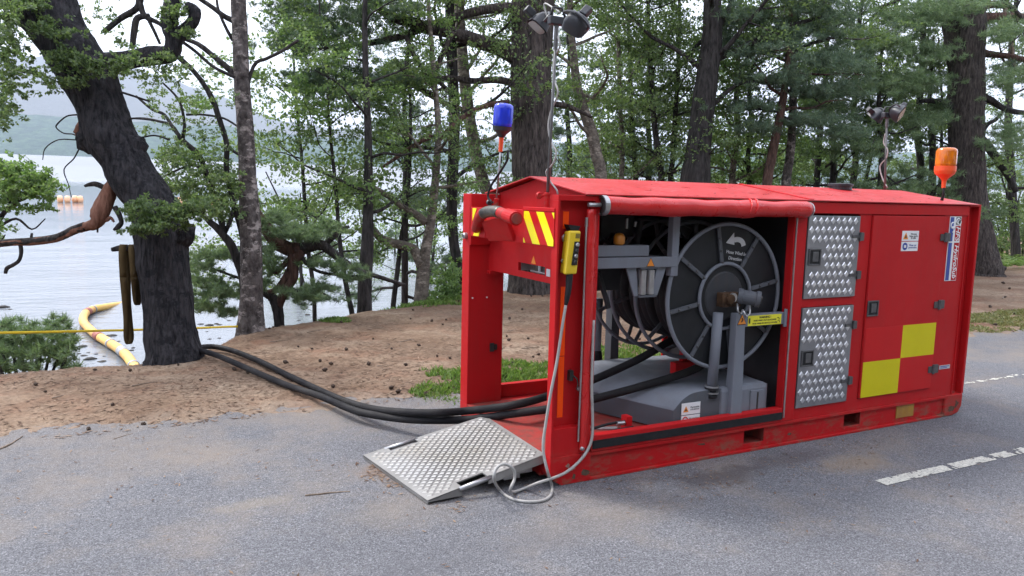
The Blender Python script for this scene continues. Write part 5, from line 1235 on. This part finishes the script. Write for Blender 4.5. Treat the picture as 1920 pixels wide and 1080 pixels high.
tree('thin_pine', 'thin reddish pine trunk leaning right, left one of a close pair', 'pine', [(1437, 352, 9), (1446, 300, 9), (1456, 250, 8), (1466, 200, 7.5), (1473, 150, 6), (1478, 100, 5), (1481, 50, 4.5), (1483, -10, 4)], 14.5, mat=BARK_R, leaf=NEEDLE, kind='needle', top=7.5, limbs=14, lz=(3.4, 7.4), ln=(.9, 1.9), nclump=8, nleaf=20, crad=.34, size=.11, flat=.3, up=0, rise=.05, seed=46, group=GW)
tree('thin_birch', 'thin mottled trunk, right one of a close pair beyond the roof', 'tree', [(1473, 352, 8.5), (1480, 300, 8), (1485, 250, 7.5), (1487, 190, 7), (1487, 130, 6.5), (1488, 70, 6), (1490, -10, 5)], 15.2, mat=BARK_B, leaf=LEAF_B, top=9, limbs=13, lz=(3.6, 9), ln=(.9, 1.8), nclump=9, nleaf=40, crad=.34, size=.065, seed=47, group=GW)
RT, lv, g, Pq, R = tree('pine_tree', 'massive old pine with flaking bark beside the far end of the container', 'pine', [(1834, 500, 38), (1824, 430, 31), (1816, 350, 29), (1812, 280, 29), (1812, 200, 30), (1812, 140, 29), (1810, 100, 31), (1806, 40, 36), (1800, -20, 34), (1795, -120, 30)], 18.2, mat=BARK, leaf=NEEDLE, kind='needle', top=13, limbs=12, lz=(6.2, 12.5), ln=(1.8, 3.6), nclump=10, nleaf=22, crad=.42, size=.13, flat=.35, up=0, rise=.05, seed=48, group=GW, extra=[
    dict(px=[(1825, 42, 16), (1850, 34, 10), (1885, 32, 9), (1920, 34, 8), (1960, 36, 7)], mat=BARK_R), dict(px=[(1835, 18, 8), (1860, 8, 7), (1890, 12, 6), (1900, 20, 5)], mat=BARK_R), dict(px=[(1830, 98, 9), (1860, 102, 6), (1890, 105, 5.5), (1920, 112, 5), (1960, 120, 4)], mat=BARK_R),
    dict(px=[(1835, 180, 9), (1858, 188, 6.5), (1880, 202, 5.5), (1905, 210, 5), (1935, 212, 4)], mat=BARK_D), dict(px=[(1800, 225, 11), (1788, 205, 9), (1772, 195, 7), (1750, 189, 5), (1722, 190, 3)], mat=BARK_D), dict(px=[(1832, 265, 5), (1850, 235, 4), (1866, 225, 3.4), (1880, 210, 3)], mat=BARK_D),
    dict(px=[(1835, -10, 3), (1826, 20, 2.4), (1820, 50, 2), (1815, 80, 1.6), (1822, 90, 1.4)], mat=STICK), dict(px=[(1842, 0, 2.6), (1846, 40, 2.2), (1840, 60, 1.8), (1848, 85, 1.4)], mat=STICK), dict(px=[(1885, 5, 4), (1886, 40, 3.6), (1896, 80, 3.2), (1900, 110, 2.4), (1905, 130, 1.6)], mat=STICK),
    dict(px=[(1820, 240, 3), (1850, 270, 8), (1870, 300, 7), (1890, 330, 6), (1905, 360, 5)], d=19.5, mat=BARK_D), dict(px=[(1830, 470, 10), (1848, 485, 8), (1868, 498, 6), (1885, 504, 4)], mat=BARK)])
lv2 = Leaves('needle', 91)
nclump(lv2, [(1700, 40, 70, 30, 2.0), (1640, 80, 60, 26, 1.6), (1720, 100, 60, 24, 1.6), (1660, 150, 70, 22, 1.6), (1600, 120, 50, 20, 1), (1740, 160, 50, 18, .9), (1880, 60, 50, 26, 1.4), (1890, 150, 40, 26, 1.1), (1760, 20, 60, 30, 1.8), (1820, 10, 50, 18, 1), (1700, 220, 60, 16, .9), (1640, 210, 50, 16, .8), (1890, 250, 40, 30, 1.0), (1560, 60, 50, 24, .8)], 17.4, 70, .13, 20, .7)
lv2.build('crown', NEEDLE_L, RT)
tree('dark_tree', 'dark upright trunk on the bank between birch and elbowed birch', 'tree', [(684, 583, 14), (684, 530, 13), (688, 470, 12), (690, 410, 10), (691, 340, 8.5), (690, 250, 7), (686, 150, 6), (684, 40, 5)], 10.6, mat=BARK_D, leaf=LEAF, top=7, limbs=15, lz=(1.2, 7), ln=(.8, 1.7), nclump=9, nleaf=42, crad=.28, size=.05, seed=49, group=GW, lr=.4)
tree('thin_tree', 'thin slanting stem at the crest, left of the dark upright trunk', 'tree', [(660, 588, 5), (650, 540, 4.6), (642, 490, 4.4), (635, 430, 4), (630, 360, 3.4), (622, 280, 3), (615, 200, 2.4)], 10.9, mat=BARK_D, leaf=LEAF_L, top=4.4, limbs=10, lz=(.9, 4.3), ln=(.6, 1.1), nclump=8, nleaf=40, crad=.24, size=.05, seed=50, group=GW)
tree('thin_tree', 'thin slanting stem just left of the elbowed birch foot', 'tree', [(738, 568, 5), (745, 510, 4.6), (752, 450, 4.4), (762, 390, 4), (768, 320, 3.4), (770, 240, 3), (768, 160, 2.4)], 12.0, mat=BARK_D, leaf=LEAF_L, top=5, limbs=11, lz=(1.0, 5), ln=(.6, 1.2), nclump=8, nleaf=40, crad=.26, size=.05, seed=51, group=GW)
for i, (px, d, lab, mt_, lf, tp) in enumerate((
    ([(1165, 350, 5), (1166, 280, 5), (1163, 200, 4.4), (1160, 100, 4), (1158, 0, 3)], 15.5, 'first thin stem right of the S-curved trunk', BARK_P, LEAF_B, 8),
    ([(1192, 350, 5.5), (1188, 280, 5), (1183, 210, 4.6), (1182, 120, 4), (1176, 20, 3)], 16.5, 'second thin stem right of the S-curved trunk', BARK_D, LEAF, 8.5),
    ([(1240, 350, 6), (1236, 300, 6), (1228, 240, 5.5), (1222, 160, 5), (1216, 60, 4)], 15, 'bare-stemmed sapling midway between S-curved trunk and near-black trunk', BARK_D, LEAF, 8),
    ([(1256, 350, 5), (1262, 290, 5), (1266, 220, 4.6), (1272, 120, 4), (1274, 20, 3)], 16, 'slim stem just left of the near-black trunk', BARK_D, LEAF_B, 8),
    ([(1372, 350, 6), (1376, 300, 5.5), (1384, 250, 5), (1380, 180, 4.6), (1386, 80, 4)], 16.5, 'leafy sapling just right of the near-black trunk', BARK_P, LEAF_L, 7),
    ([(1405, 350, 4.6), (1402, 300, 4.4), (1408, 240, 4), (1404, 150, 3.4)], 17, 'slim sapling left of the close pair of thin trunks', BARK_D, LEAF_L, 6.5),
    ([(1530, 360, 6), (1534, 300, 5.5), (1540, 230, 5), (1548, 140, 4.4), (1552, 40, 4)], 17.5, 'slim dark tree right of the close pair of thin trunks', BARK_D, LEAF_B, 9),
    ([(590, 596, 4), (588, 540, 4), (578, 470, 4), (572, 390, 3.6), (566, 300, 3), (556, 200, 2.4), (550, 100, 2)], 11.6, 'whippy dark sapling rising beyond the contorted pine', BARK_D, LEAF_B, 5.5),
    ([(1598, 360, 6), (1604, 300, 5.5), (1600, 230, 5), (1606, 140, 4.4), (1612, 40, 4)], 18.5, 'dark-stemmed tree left of the far work lights', BARK_D, LEAF, 9),
    ([(1722, 370, 7), (1726, 310, 6.5), (1720, 240, 6), (1728, 150, 5.4), (1732, 40, 5)], 19.5, 'slim tree between the far work lights and the massive pine', BARK_D, LEAF, 10),
    ([(1905, 470, 8), (1900, 400, 7.5), (1896, 330, 7), (1890, 250, 6.5), (1894, 150, 6), (1900, 40, 5)], 22, 'bushy tree right of the massive pine at the photo edge', BARK_D, LEAF, 10))):
    tree('slim_tree', lab, 'tree', px, d, mat=mt_, leaf=lf, top=tp, limbs=17, lz=(1.0, tp), ln=(.8, 1.9), nclump=10, nleaf=46, crad=.36, size=.065, seed=60 + i, group=GW)
for i, (u, d, lab, tp) in enumerate(((1650, 16.8, 'pale feathery young pine behind the far work lights', 5.2), (1560, 17.5, 'feathery young pine left of the far work lights', 5.0), (1745, 18.8, 'young pine behind the orange beacon', 5.4), (1215, 18, 'young pine in the gap right of the S-curved trunk', 5.6), (1065, 19, 'young pine half hidden behind the broad ridged pine', 7.5), (760, 15.5, 'young pine beyond the elbowed birch on the shore', 6.0))):
    tree('young_pine', lab, 'pine', [(u, 360, 6), (u + 3, 280, 5), (u - 2, 200, 4), (u + 2, 110, 3)], d, mat=BARK_D, leaf=(NEEDLE_L if i < 3 else NEEDLE), kind='needle', top=tp, limbs=18, lz=(.6, tp), ln=(.5, 1.7), nclump=8, nleaf=22, crad=.36, size=.12, flat=.3, up=0, rise=-.02, seed=80 + i, group='young pines of the lakeside wood')

PB = Leaves('needle', 97)
nclump(PB, [(1420, 90, 60, 14, 1.2), (1500, 60, 70, 16, 1.6), (1560, 110, 60, 14, 1.4), (1450, 150, 60, 10, 1.2), (1540, 170, 70, 10, 1.4), (1410, 200, 50, 9, .9), (1520, 225, 70, 9, 1.3), (1430, 240, 50, 9, .8), (1580, 250, 50, 9, .8), (1540, 20, 60, 16, 1.2), (1400, 30, 50, 14, .8)], 14.6, 70, .12, 20, .6, .28)
PBT = [o for o in S.objects if o.name.startswith('thin_pine')][0]
PB.build('crown', NEEDLE, PBT)
for px in ([(1478, 110, 4), (1510, 85, 3), (1560, 70, 2)], [(1470, 170, 4), (1510, 172, 3), (1560, 165, 2)], [(1462, 220, 4), (1500, 226, 3), (1550, 222, 2)], [(1462, 210, 3), (1430, 205, 2.4), (1400, 202, 1.6)], [(1472, 140, 3), (1440, 150, 2.4), (1410, 148, 1.6)], [(1480, 60, 3), (1440, 80, 2.4), (1400, 92, 1.6)]):
    trunk_mesh(*px_path(px, 14.6), PBT, BARK_D, 'branch', 6, .04, 4)

# far side of the wood, read as one mass; and unseen trees added behind the viewpoint to shade the container's near side
def tree_mass(name, spots, n, size, h0, h1, rad, seed, mat):
    g = np.random.default_rng(seed); lv = Leaves('broad', seed); tr = []
    for x, y in spots:
        z0 = float(hz(x, y, False)); hh = g.uniform(h0, h1)
        t = wander((x, y, z0 - .2), (g.normal(0, .06), g.normal(0, .06), 1), hh, g, 7, .06); m = MB(); m.tube(t, np.linspace(.075, .02, 8), 6, False)
        V = m.v[0]; tr.append(V[np.array(m.f)])
        for k in range(11):
            i = int(g.integers(1, 7)); az = g.random() * 6.28
            p = wander(t[i], (math.cos(az), math.sin(az), .3), rad * g.uniform(.6, 1.2) * (1.2 - .09 * i), g, 4, .2); m = MB(); m.tube(p, np.linspace(.025, .008, 5), 4, False); tr.append(m.v[0][np.array(m.f)])
            lv.spray(p[1:], n, .5, size, .5)
    V = np.concatenate(lv.q); nl = len(V); A = np.concatenate([V] + tr)
    o = fast_mesh(name, A, 4, mat, kind='stuff'); o.data.materials.append(BARK_D)
    mi = np.zeros(len(A), np.int32); mi[nl:] = 1; o.data.polygons.foreach_set('material_index', mi); return o
sp_ = []
g = np.random.default_rng(17)
for k in range(24):
    u = g.uniform(560, 2000); d = g.uniform(19, 34); p = U(u, 360, d); sp_.append((p[0], p[1]))
tree_mass('tree_mass', sp_, 62, .095, 4, 6.5, 1.8, 18, LEAF_B)
tree_mass('tree_mass', [(x + g.normal(0, 1), -6.8 - abs(g.normal(0, 2.5))) for x in np.arange(-18, 22, 1.1)], 80, .26, 6, 9, 2.4, 19, LEAF)

# ---- leaves and saplings on the left edge
LT = thing('oak_tree', 'leafy oak boughs hanging in at the top left corner', 'tree', tuple(PLZ(-210, 720)))
trunk_mesh(*px_path([(-210, 740, 40), (-205, 600, 36), (-190, 400, 34), (-180, 200, 32), (-150, 0, 30), (-140, -200, 24)], 6.9), LT, BARK_O, seed=9)
q, r = px_path([(-175, 160, 12), (-110, 110, 8), (-50, 90, 5), (0, 100, 3.4), (30, 130, 2.4), (80, 140, 1.6)], 6.9); trunk_mesh(q, r, LT, BARK_D, 'branch', 8, .05, 4)
q, r = px_path([(-170, 60, 12), (-90, 0, 8), (-30, -10, 5), (10, 20, 3), (20, 80, 2)], 6.9); trunk_mesh(q, r, LT, BARK_D, 'branch', 8, .05, 4)
ll = Leaves('broad', 33)
lclump(ll, [(15, 40, 30, 40, 1.6), (20, 90, 26, 30, 1.4), (15, 140, 26, 26, 1.3), (18, 190, 24, 30, 1.2), (-20, 100, 50, 100, 2.5), (75, 140, 36, 14, .7), (100, 160, 26, 12, .4), (8, 225, 12, 20, .5), (25, 10, 26, 14, .8), (-60, 30, 60, 80, 2)], 6.9, 44, .032, 14, .8, .3)
ll.build('crown', LEAF, LT)
SB = thing('sapling', 'bright green leafy sapling at the left edge over the water', 'sapling', tuple(arr([*PLZ(-20, 690)[:2] + arr([0, 1.2]), -.5])))
q, r = px_path([(-40, 640, 7), (-30, 520, 6), (-10, 430, 5), (20, 385, 4), (50, 370, 3), (80, 345, 2)], 8.2); trunk_mesh(q, r, SB, BARK_D, 'trunk', 8, .05, 4)
for px in ([(-10, 430, 3), (30, 410, 2.4), (60, 430, 1.6), (85, 410, 1)], [(20, 385, 3), (10, 350, 2), (15, 315, 1.4)], [(0, 420, 2.6), (-5, 460, 1.6), (10, 440, 1)]):
    q, r = px_path(px, 8.2); trunk_mesh(q, r, SB, BARK_D, 'branch', 6, .05, 4)
sl_ = Leaves('broad', 34)
lclump(sl_, [(20, 315, 36, 18, 2), (55, 330, 36, 20, 2.2), (80, 355, 24, 16, 1.4), (30, 355, 40, 18, 2.2), (0, 340, 26, 30, 1.6), (95, 345, 12, 12, .6), (15, 385, 26, 8, .8), (90, 385, 8, 14, .3), (0, 430, 18, 14, .5), (60, 390, 26, 6, .3)], 8.2, 40, .04, 13, .6, .2)
sl_.build('crown', LEAF_L, SB)
HP = thing('shore_bush', 'low needle-leaved bush at the lower left, below the bank edge', 'bush', tuple(arr([*U(60, 690, 9.2)[:2], float(hz(*U(60, 690, 9.2)[:2], False))])))
g = np.random.default_rng(3)
for k in range(9):
    u0, u1, v1 = 20 + k * 9, -20 + k * 20, g.uniform(610, 660)
    q, r = px_path([(u0, 740, 4), ((u0 + u1) / 2, 690, 3), (u1, v1, 1.6)], 9.1 + g.normal(0, .2)); trunk_mesh(q, r, HP, BARK_D, 'stem', 6, .05, 3)
bl = Leaves('needle', 35)
nclump(bl, [(20, 615, 40, 14, 1.2), (70, 625, 40, 16, 1.6), (105, 615, 20, 14, .8), (120, 640, 22, 12, 1), (60, 655, 60, 16, 2.2), (20, 660, 40, 20, 1.6), (110, 665, 26, 14, 1.1), (40, 690, 60, 12, 1.4), (0, 640, 26, 26, 1.2), (120, 690, 20, 10, .7), (-10, 690, 30, 20, .8)], 9.1, 17, .11, 14, .3, .6)
bl.build('foliage', leafmat('bush_needles', (.08, .13, .07), (.13, .2, .1), (.2, .27, .15), .4), HP)
UB = thing('undergrowth_bush', 'soft green bush at the crest between the elbowed birch and the red post', 'bush', tuple(U(842, 560, 12.2)))
ub = Leaves('broad', 36)
lclump(ub, [(842, 540, 26, 20, 2), (830, 555, 30, 8, 1.4), (850, 510, 20, 24, 1.4), (825, 520, 14, 16, .6)], 12.2, 40, .05, 12, .9, .3)
ub.build('foliage', LEAF_L, UB)
for k in range(6):
    q, r = px_path([(835 + k * 4, 565, 2), (832 + k * 5, 530, 1.6), (828 + k * 7, 500, 1)], 12.2); trunk_mesh(q, r, UB, BARK_D, 'stem', 5, .03, 3)
SH = thing('shrub', 'dense dark shrub behind the ferns at the right photo edge', 'shrub', tuple(arr([*U(1895, 470, 24)[:2], float(hz(*U(1895, 470, 24)[:2], False))])))
shl = Leaves('broad', 39); lclump(shl, [(1870, 440, 40, 26, 2), (1905, 420, 50, 30, 2.6), (1935, 440, 50, 30, 2.4), (1885, 465, 60, 16, 2), (1925, 395, 40, 22, 1.4), (1965, 430, 50, 40, 2)], 24, 40, .085, 20, .7, .7)
shl.build('foliage', LEAF, SH)
for k in range(7):
    q, r = px_path([(1880 + k * 9, 490, 2.4), (1876 + k * 11, 450, 1.8), (1868 + k * 14, 410, 1)], 24); trunk_mesh(q, r, SH, BARK_D, 'stem', 5, .03, 3)
for i, (u, v, d, s_, lab) in enumerate(((1862, 472, 19.6, .62, 'fern clump at the foot of the massive pine'), (1885, 480, 20, .7, 'middle fern clump right of the massive pine'), (1912, 478, 20.5, .7, 'fern clump at the right photo edge'), (1900, 458, 22, .7, 'fern clump behind the other ferns at the right edge'))):
    p = U(u, v, d); p[2] = float(hz(p[0], p[1], False)); FN = thing('fern', lab, 'fern', tuple(p), 'ferns beside the massive pine'); g = np.random.default_rng(200 + i); Q = []
    for k in range(16):
        az = g.random() * 6.28; st = wander(p + arr([0, 0, .02]), (math.cos(az) * .8, math.sin(az) * .8, 1.3), s_ * g.uniform(.8, 1.2), g, 9, .05, -.18)
        for j in range(1, 10):
            tdir = unit(st[j] - st[j - 1]); sd = unit(np.cross(tdir, arr([0, 0, 1]))); ll_ = s_ * .3 * (1 - j / 10.5)
            for sg in (-1, 1):
                e_ = st[j] + sd * sg * ll_ + tdir * ll_ * .3; Q.append([st[j] - tdir * .012, e_ - tdir * .004, e_ + tdir * .006, st[j] + tdir * .018])
    fast_mesh('fronds', np.array(Q), 4, GRASS, FN, kind='stuff')

#==DETAILS
# ------------------------------------------------------------------ lake things
ypts = [arr([-1.75, 6.9, -.85])] + [LKP(u, v, h) for u, v, h in ((262, 704, .22), (252, 688, .12), (240, 670, .1), (224, 655, .1), (202, 641, .1), (181, 628, .1), (164, 613, .1), (156, 601, .1), (160, 588, .1), (174, 580, .09), (193, 576.5, .06), (212, 573.5, -.02), (235, 571, -.12))]
yp = smooth_path(ypts, 8)
YH = thing('floating_hose', 'yellow floating suction hose snaking from the bank into the lake', 'hose', tuple(LKP(200, 640)))
P(MB().tube(yp, .088, 16, True, .01), 'hose', HOSEY, YH, smooth=True)
def nearest(u, v): q = LKP(u, v, .1); return int(np.argmin(((yp - q) ** 2).sum(1)))
for u, v, wd, mt_, nm in ((186, 632, 1, HOSEBAND, 'hose_band'), (206, 645, 0, HOSEGREY, 'coupling'), (229, 660, 1, HOSEGREY, 'hose_band'), (166, 585, 1, HOSEBAND, 'hose_band'), (180, 579, 0, HOSEGREY, 'coupling'), (251, 686, 0, HOSEGREY, 'coupling')):
    i = nearest(u, v); a = max(i - 1, 0); b_ = min(i + (2 if wd else 1), len(yp) - 1)
    seg_ = np.linspace(yp[a], yp[b_], 3) if not wd else yp[a:b_ + 1]
    c_ = seg_.mean(0); seg_ = c_ + (seg_ - c_) * (1 if wd else .35)
    P(MB().tube(seg_, .093 if wd else .1, 16), nm, mt_, YH, smooth=True)
for k, (us, v, lab) in enumerate((((112, 126, 140, 150), 374, 'orange and white boom floating left of the oak trunk'), ((322, 338, 352, 368, 384, 400, 414), 376, 'orange boom floating right of the oak trunk behind leaves'))):
    BM = thing('floating_boom', lab, 'boom', tuple(LKP(us[0], v)), 'floating booms on the lake')
    for i, u in enumerate(us):
        a, b_ = LKP(u - 5, v + (i % 2) * .4, .22), LKP(u + 6, v + (i % 2) * .4, .22); ax = unit(b_ - a); ln_ = np.linalg.norm(b_ - a)
        P(MB().lathe(a, ax, [(.1, 0), (.3, .06), (.32, ln_ * .5), (.3, ln_ - .06), (.1, ln_)], 14), 'float', FLOATM, BM, smooth=True)
gs = np.random.default_rng(44)
def stone_mesh(k):
    bm = bmesh.new(); bmesh.ops.create_icosphere(bm, subdivisions=2, radius=1)
    g = np.random.default_rng(k)
    for v in bm.verts:
        f = 1 + .22 * math.sin(v.co.x * 3 + k) + .16 * math.sin(v.co.y * 4 + k * 2) + g.normal(0, .04); v.co = v.co * f; v.co.z *= .5
    me = bpy.data.meshes.new('stone'); bm.to_mesh(me); bm.free(); me.materials.append(STONE); return me
SM = [stone_mesh(k) for k in range(4)]
stones = [(207, 629.5, 9, 1), (153, 650, 9, 1), (170, 673, 12, 1), (158, 667, 6, 0), (190, 678, 7, 1), (246, 657, 5, 0), (250, 652, 4, 0), (184, 632, 3, 0), (165, 661, 3, 0), (180, 664, 4, 0), (6, 576, 12, 1), (20, 580, 4, 0), (375, 608, 6, 1), (392, 610, 9, 1), (406, 607, 5, 0), (412, 609, 5, 0), (392, 636, 4, 0), (411, 634, 4, 0), (577, 590, 6, 1), (430, 601, 4, 0), (387, 622, 3, 0), (560, 601, 4, 0), (148, 663, 4, 0), (196, 668, 3, 0), (222, 640, 3, 0)]
for i, (u, v, s_, dk) in enumerate(stones):
    p = LKP(u, v, .0); d = np.linalg.norm(p - CAM); o = bpy.data.objects.new('stone', SM[i % 4]); COL.objects.link(o)
    r_ = s_ * d / F; o.location = p; o.scale = (r_, r_ * gs.uniform(.5, .8), r_ * .45); o.rotation_euler = (0, 0, gs.uniform(-.5, .2))
    tag(o, 'dark stone breaking the shallow water below the bank', 'stone', 'stones in the shallows')

# barrier tape
ribbon([U(-60, 625, 6.4), U(60, 623, 6.9), U(170, 620.5, 7.35), U(275, 618, 7.8), U(320, 616, 8.0), U(372, 615, 8.2), U(420, 613, 8.45), U(452, 612, 8.6)], .023, 'barrier_tape', 'yellow barrier tape stretched behind the oak to the birch', 'tape', TAPE, (0, .25, .97))

# ------------------------------------------------------------------ ground things
def blades(name, poly_uv, n, mat, h0, h1, seed, wd=.006, soft=True):
    g = np.random.default_rng(seed); c = np.array([PLZ(u, v)[:2] for u, v in poly_uv]); lo, hi = c.min(0), c.max(0); mid = (lo + hi) / 2; Q = []
    while len(Q) < n:
        x, y = g.uniform(lo, hi); e = ((x - mid[0]) / (hi[0] - mid[0])) ** 2 + ((y - mid[1]) / (hi[1] - mid[1])) ** 2
        if e + .9 * (vnoise(x, y, .3, 8) - .3) > 1 or vnoise(x, y, .16, 9) < .34: continue
        z = float(hz(x, y)); h = g.uniform(h0, h1) * (1.15 - .5 * e); a = g.random() * 6.28; l_ = g.normal(0, .5, 2) * h
        b = arr([x, y, z - .005]); sd = arr([math.cos(a), math.sin(a), 0]) * wd; m_ = b + arr([l_[0] * .4, l_[1] * .4, h * .65]); t = b + arr([l_[0], l_[1], h])
        Q.append([b - sd, b + sd, m_ + sd * .7, t]);
    return fast_mesh(name, np.array(Q), 4, mat, kind='stuff')
blades('grass', [(770, 745), (1120, 760), (1110, 690), (800, 690)], 9000, GRASS, .02, .075, 1)
blades('grass', [(600, 612), (650, 612), (650, 595), (600, 595)], 700, GRASS, .02, .06, 2)
blades('grass', [(720, 580), (880, 570), (880, 550), (720, 560)], 2500, GRASS, .03, .1, 3)
blades('moss', [(1810, 632), (1960, 620), (1960, 575), (1810, 590)], 9000, MOSS, .015, .05, 4, .012)
blades('grass', [(1090, 690), (1230, 700), (1230, 650), (1090, 650)], 1600, GRASS, .03, .09, 5)
def litter(name, n, box_, mat, seed, l0, l1, onroad=False):
    g = np.random.default_rng(seed); x = g.uniform(box_[0], box_[1], n * 2); y = g.uniform(box_[2], box_[3], n * 2)
    k = vnoise(x, y, .5, seed) * .6 + vnoise(x, y, .15, seed + 1) * .4 > (.56 if onroad else .36); 
    if not onroad: k &= y < np.interp(x, CX, CY) + .6
    x, y = x[k][:n], y[k][:n]; n = len(x); z = np.maximum(hz(x, y), np.where(y < 2.1, .001, -9)) + .002 + g.random(n) * .004
    a = g.random(n) * 6.28; L_ = g.uniform(l0, l1, n); c_ = np.stack([x, y, z], 1); d = np.stack([np.cos(a), np.sin(a), g.normal(0, .12, n)], 1) * L_[:, None] / 2; sd = np.stack([-np.sin(a), np.cos(a), 0 * a], 1) * (L_ * g.uniform(.04, .16, n))[:, None]
    return fast_mesh(name, np.stack([c_ - d, c_ + sd, c_ + d, c_ - sd], 1), 4, mat, kind='stuff')
litter('leaf_litter', 26000, (-5, 6, 2.0, 8.6), LITTER, 5, .02, .07)
litter('leaf_litter', 5000, (6, 22, 2.2, 11), LITTER, 6, .04, .11)
litter('leaf_litter', 2600, (-4.5, 4.5, -3.2, 2.1), LITTER, 7, .012, .04, True)
litter('leaf_litter', 500, (-1.0, -.55, -.15, .8), LITTER, 8, .015, .045, True)
litter('leaf_litter', 400, (.2, 3.0, -.5, -.02), LITTER, 9, .012, .035, True)

def cone_mesh(k):
    g = np.random.default_rng(k); m = MB(); prof = []
    for i in range(8):
        t = i / 7; r = .019 * math.sin(PI * (.12 + .85 * t)) * (1 if i % 2 else .8); prof.append((max(r, .003), t * .05))
    m.lathe((0, 0, 0), (1, 0, .1), prof, 8); V = m.v[0]; V += g.normal(0, .0014, V.shape); V[:, 0] -= .025; V[:, 2] += .014
    me = bpy.data.meshes.new('pine_cone'); me.from_pydata(V.tolist(), [], m.f); me.update(); me.materials.append(CONE); return me
CM = [cone_mesh(k) for k in range(3)]
gc = np.random.default_rng(9); spots = []
for u, v in ((335, 684), (505, 693), (600, 683), (620, 691), (465, 704), (440, 696), (245, 697), (178, 697), (85, 739), (268, 796), (168, 806), (535, 686), (585, 661), (785, 650), (640, 610), (1000, 672), (960, 685), (940, 660), (975, 690), (1010, 668), (925, 668), (990, 640), (955, 645), (735, 660), (700, 640), (820, 672), (760, 690), (842, 676), (745, 741), (735, 735), (800, 742), (810, 736), (690, 690), (650, 665), (610, 700), (560, 655), (830, 610), (770, 600)):
    spots.append(PLZ(u, v)[:2])
while len(spots) < 66:
    x, y = gc.uniform(-4, 5), gc.uniform(2.3, 7.6)
    if y < np.interp(x, CX, CY) - .1 and not (-.1 < x < 3.9 and y < 1.5): spots.append((x, y))
for u, v in ((1866, 612), (1885, 560), (1876, 598), (1900, 590), (1855, 580), (1893, 545), (1880, 535)): spots.append(PLZ(u, v)[:2])
for i, (x, y) in enumerate(spots):
    o = bpy.data.objects.new('pine_cone', CM[i % 3]); COL.objects.link(o); o.location = (x, y, float(hz(x, y)) + .002); s_ = gc.uniform(.55, 1.05) * (1.5 if x > 6 else 1)
    o.scale = (s_,) * 3; o.rotation_euler = (gc.normal(0, .3), gc.normal(0, .25), gc.random() * 6.28); tag(o, 'brown pine cone lying on the bare needle-strewn dirt', 'pine cone', 'pine cones scattered on the bare dirt')
def stick_mesh(k):
    g = np.random.default_rng(k); p = wander((-.5, 0, .012), (1, 0, 0), 1.0, g, 6, .13); p[:, 2] = .02 + np.abs(g.normal(0, .006, len(p))); m = MB().tube(smooth_path(p, 2), np.linspace(.026, .01, 13), 6, True, .1, seed=k)
    me = bpy.data.meshes.new('stick'); me.from_pydata(m.v[0].tolist(), [], m.f); me.update(); me.materials.append(STICK); return me
TM = [stick_mesh(k) for k in range(4)]
tw = [(275, 725, .22, .1), (310, 727, .15, -.2), (30, 832, .26, .4), (8, 834, .2, .2), (230, 818, .13, .3), (135, 812, .12, .1), (280, 772, .09, .5), (195, 770, .1, .05), (615, 925, .22, -.5), (160, 940, .07, .1), (60, 770, .1, .1), (420, 735, .12, .2), (470, 745, .1, -.3), (560, 690, .14, .2), (640, 705, .12, .1), (700, 615, .2, .1), (760, 640, .24, .15), (820, 590, .2, .3), (930, 605, .3, .1), (990, 655, .2, .0), (960, 620, .24, .2), (1000, 690, .14, .1), (650, 740, .1, .4), (720, 690, .14, -.2), (1880, 560, .5, .1), (1860, 600, .4, .2), (1900, 620, .3, .1), (1815, 858, .1, .3), (1480, 1010, .05, .2), (340, 700, .12, .4), (120, 745, .16, .1), (520, 640, .2, .2), (590, 625, .2, .1)]
for i, (u, v, ln_, az) in enumerate(tw):
    p = PLZ(u, v); z = max(float(hz(p[0], p[1])), 0 if p[1] < 2 else -9); o = bpy.data.objects.new('stick', TM[i % 4]); COL.objects.link(o); o.location = (p[0], p[1], z - .002); k = ln_ * 1.1; o.scale = (k, k, k * .9); o.rotation_euler = (0, 0, az + .4)
    if i == 2: tag(o, 'largest pale broken stick lying at the left tarmac edge', 'stick', 'dead sticks on the ground')
    elif i == 8: tag(o, 'thin bent twig alone on the tarmac left of the ramp', 'stick', 'dead sticks on the ground')
    else: tag(o, 'small dead stick lying on the ground', 'stick', 'dead sticks on the ground')
#==END
for o in list(S.objects):
    if o.parent is None and o.type not in {'CAMERA', 'LIGHT'}:
        o.matrix_world = G @ o.matrix_basis
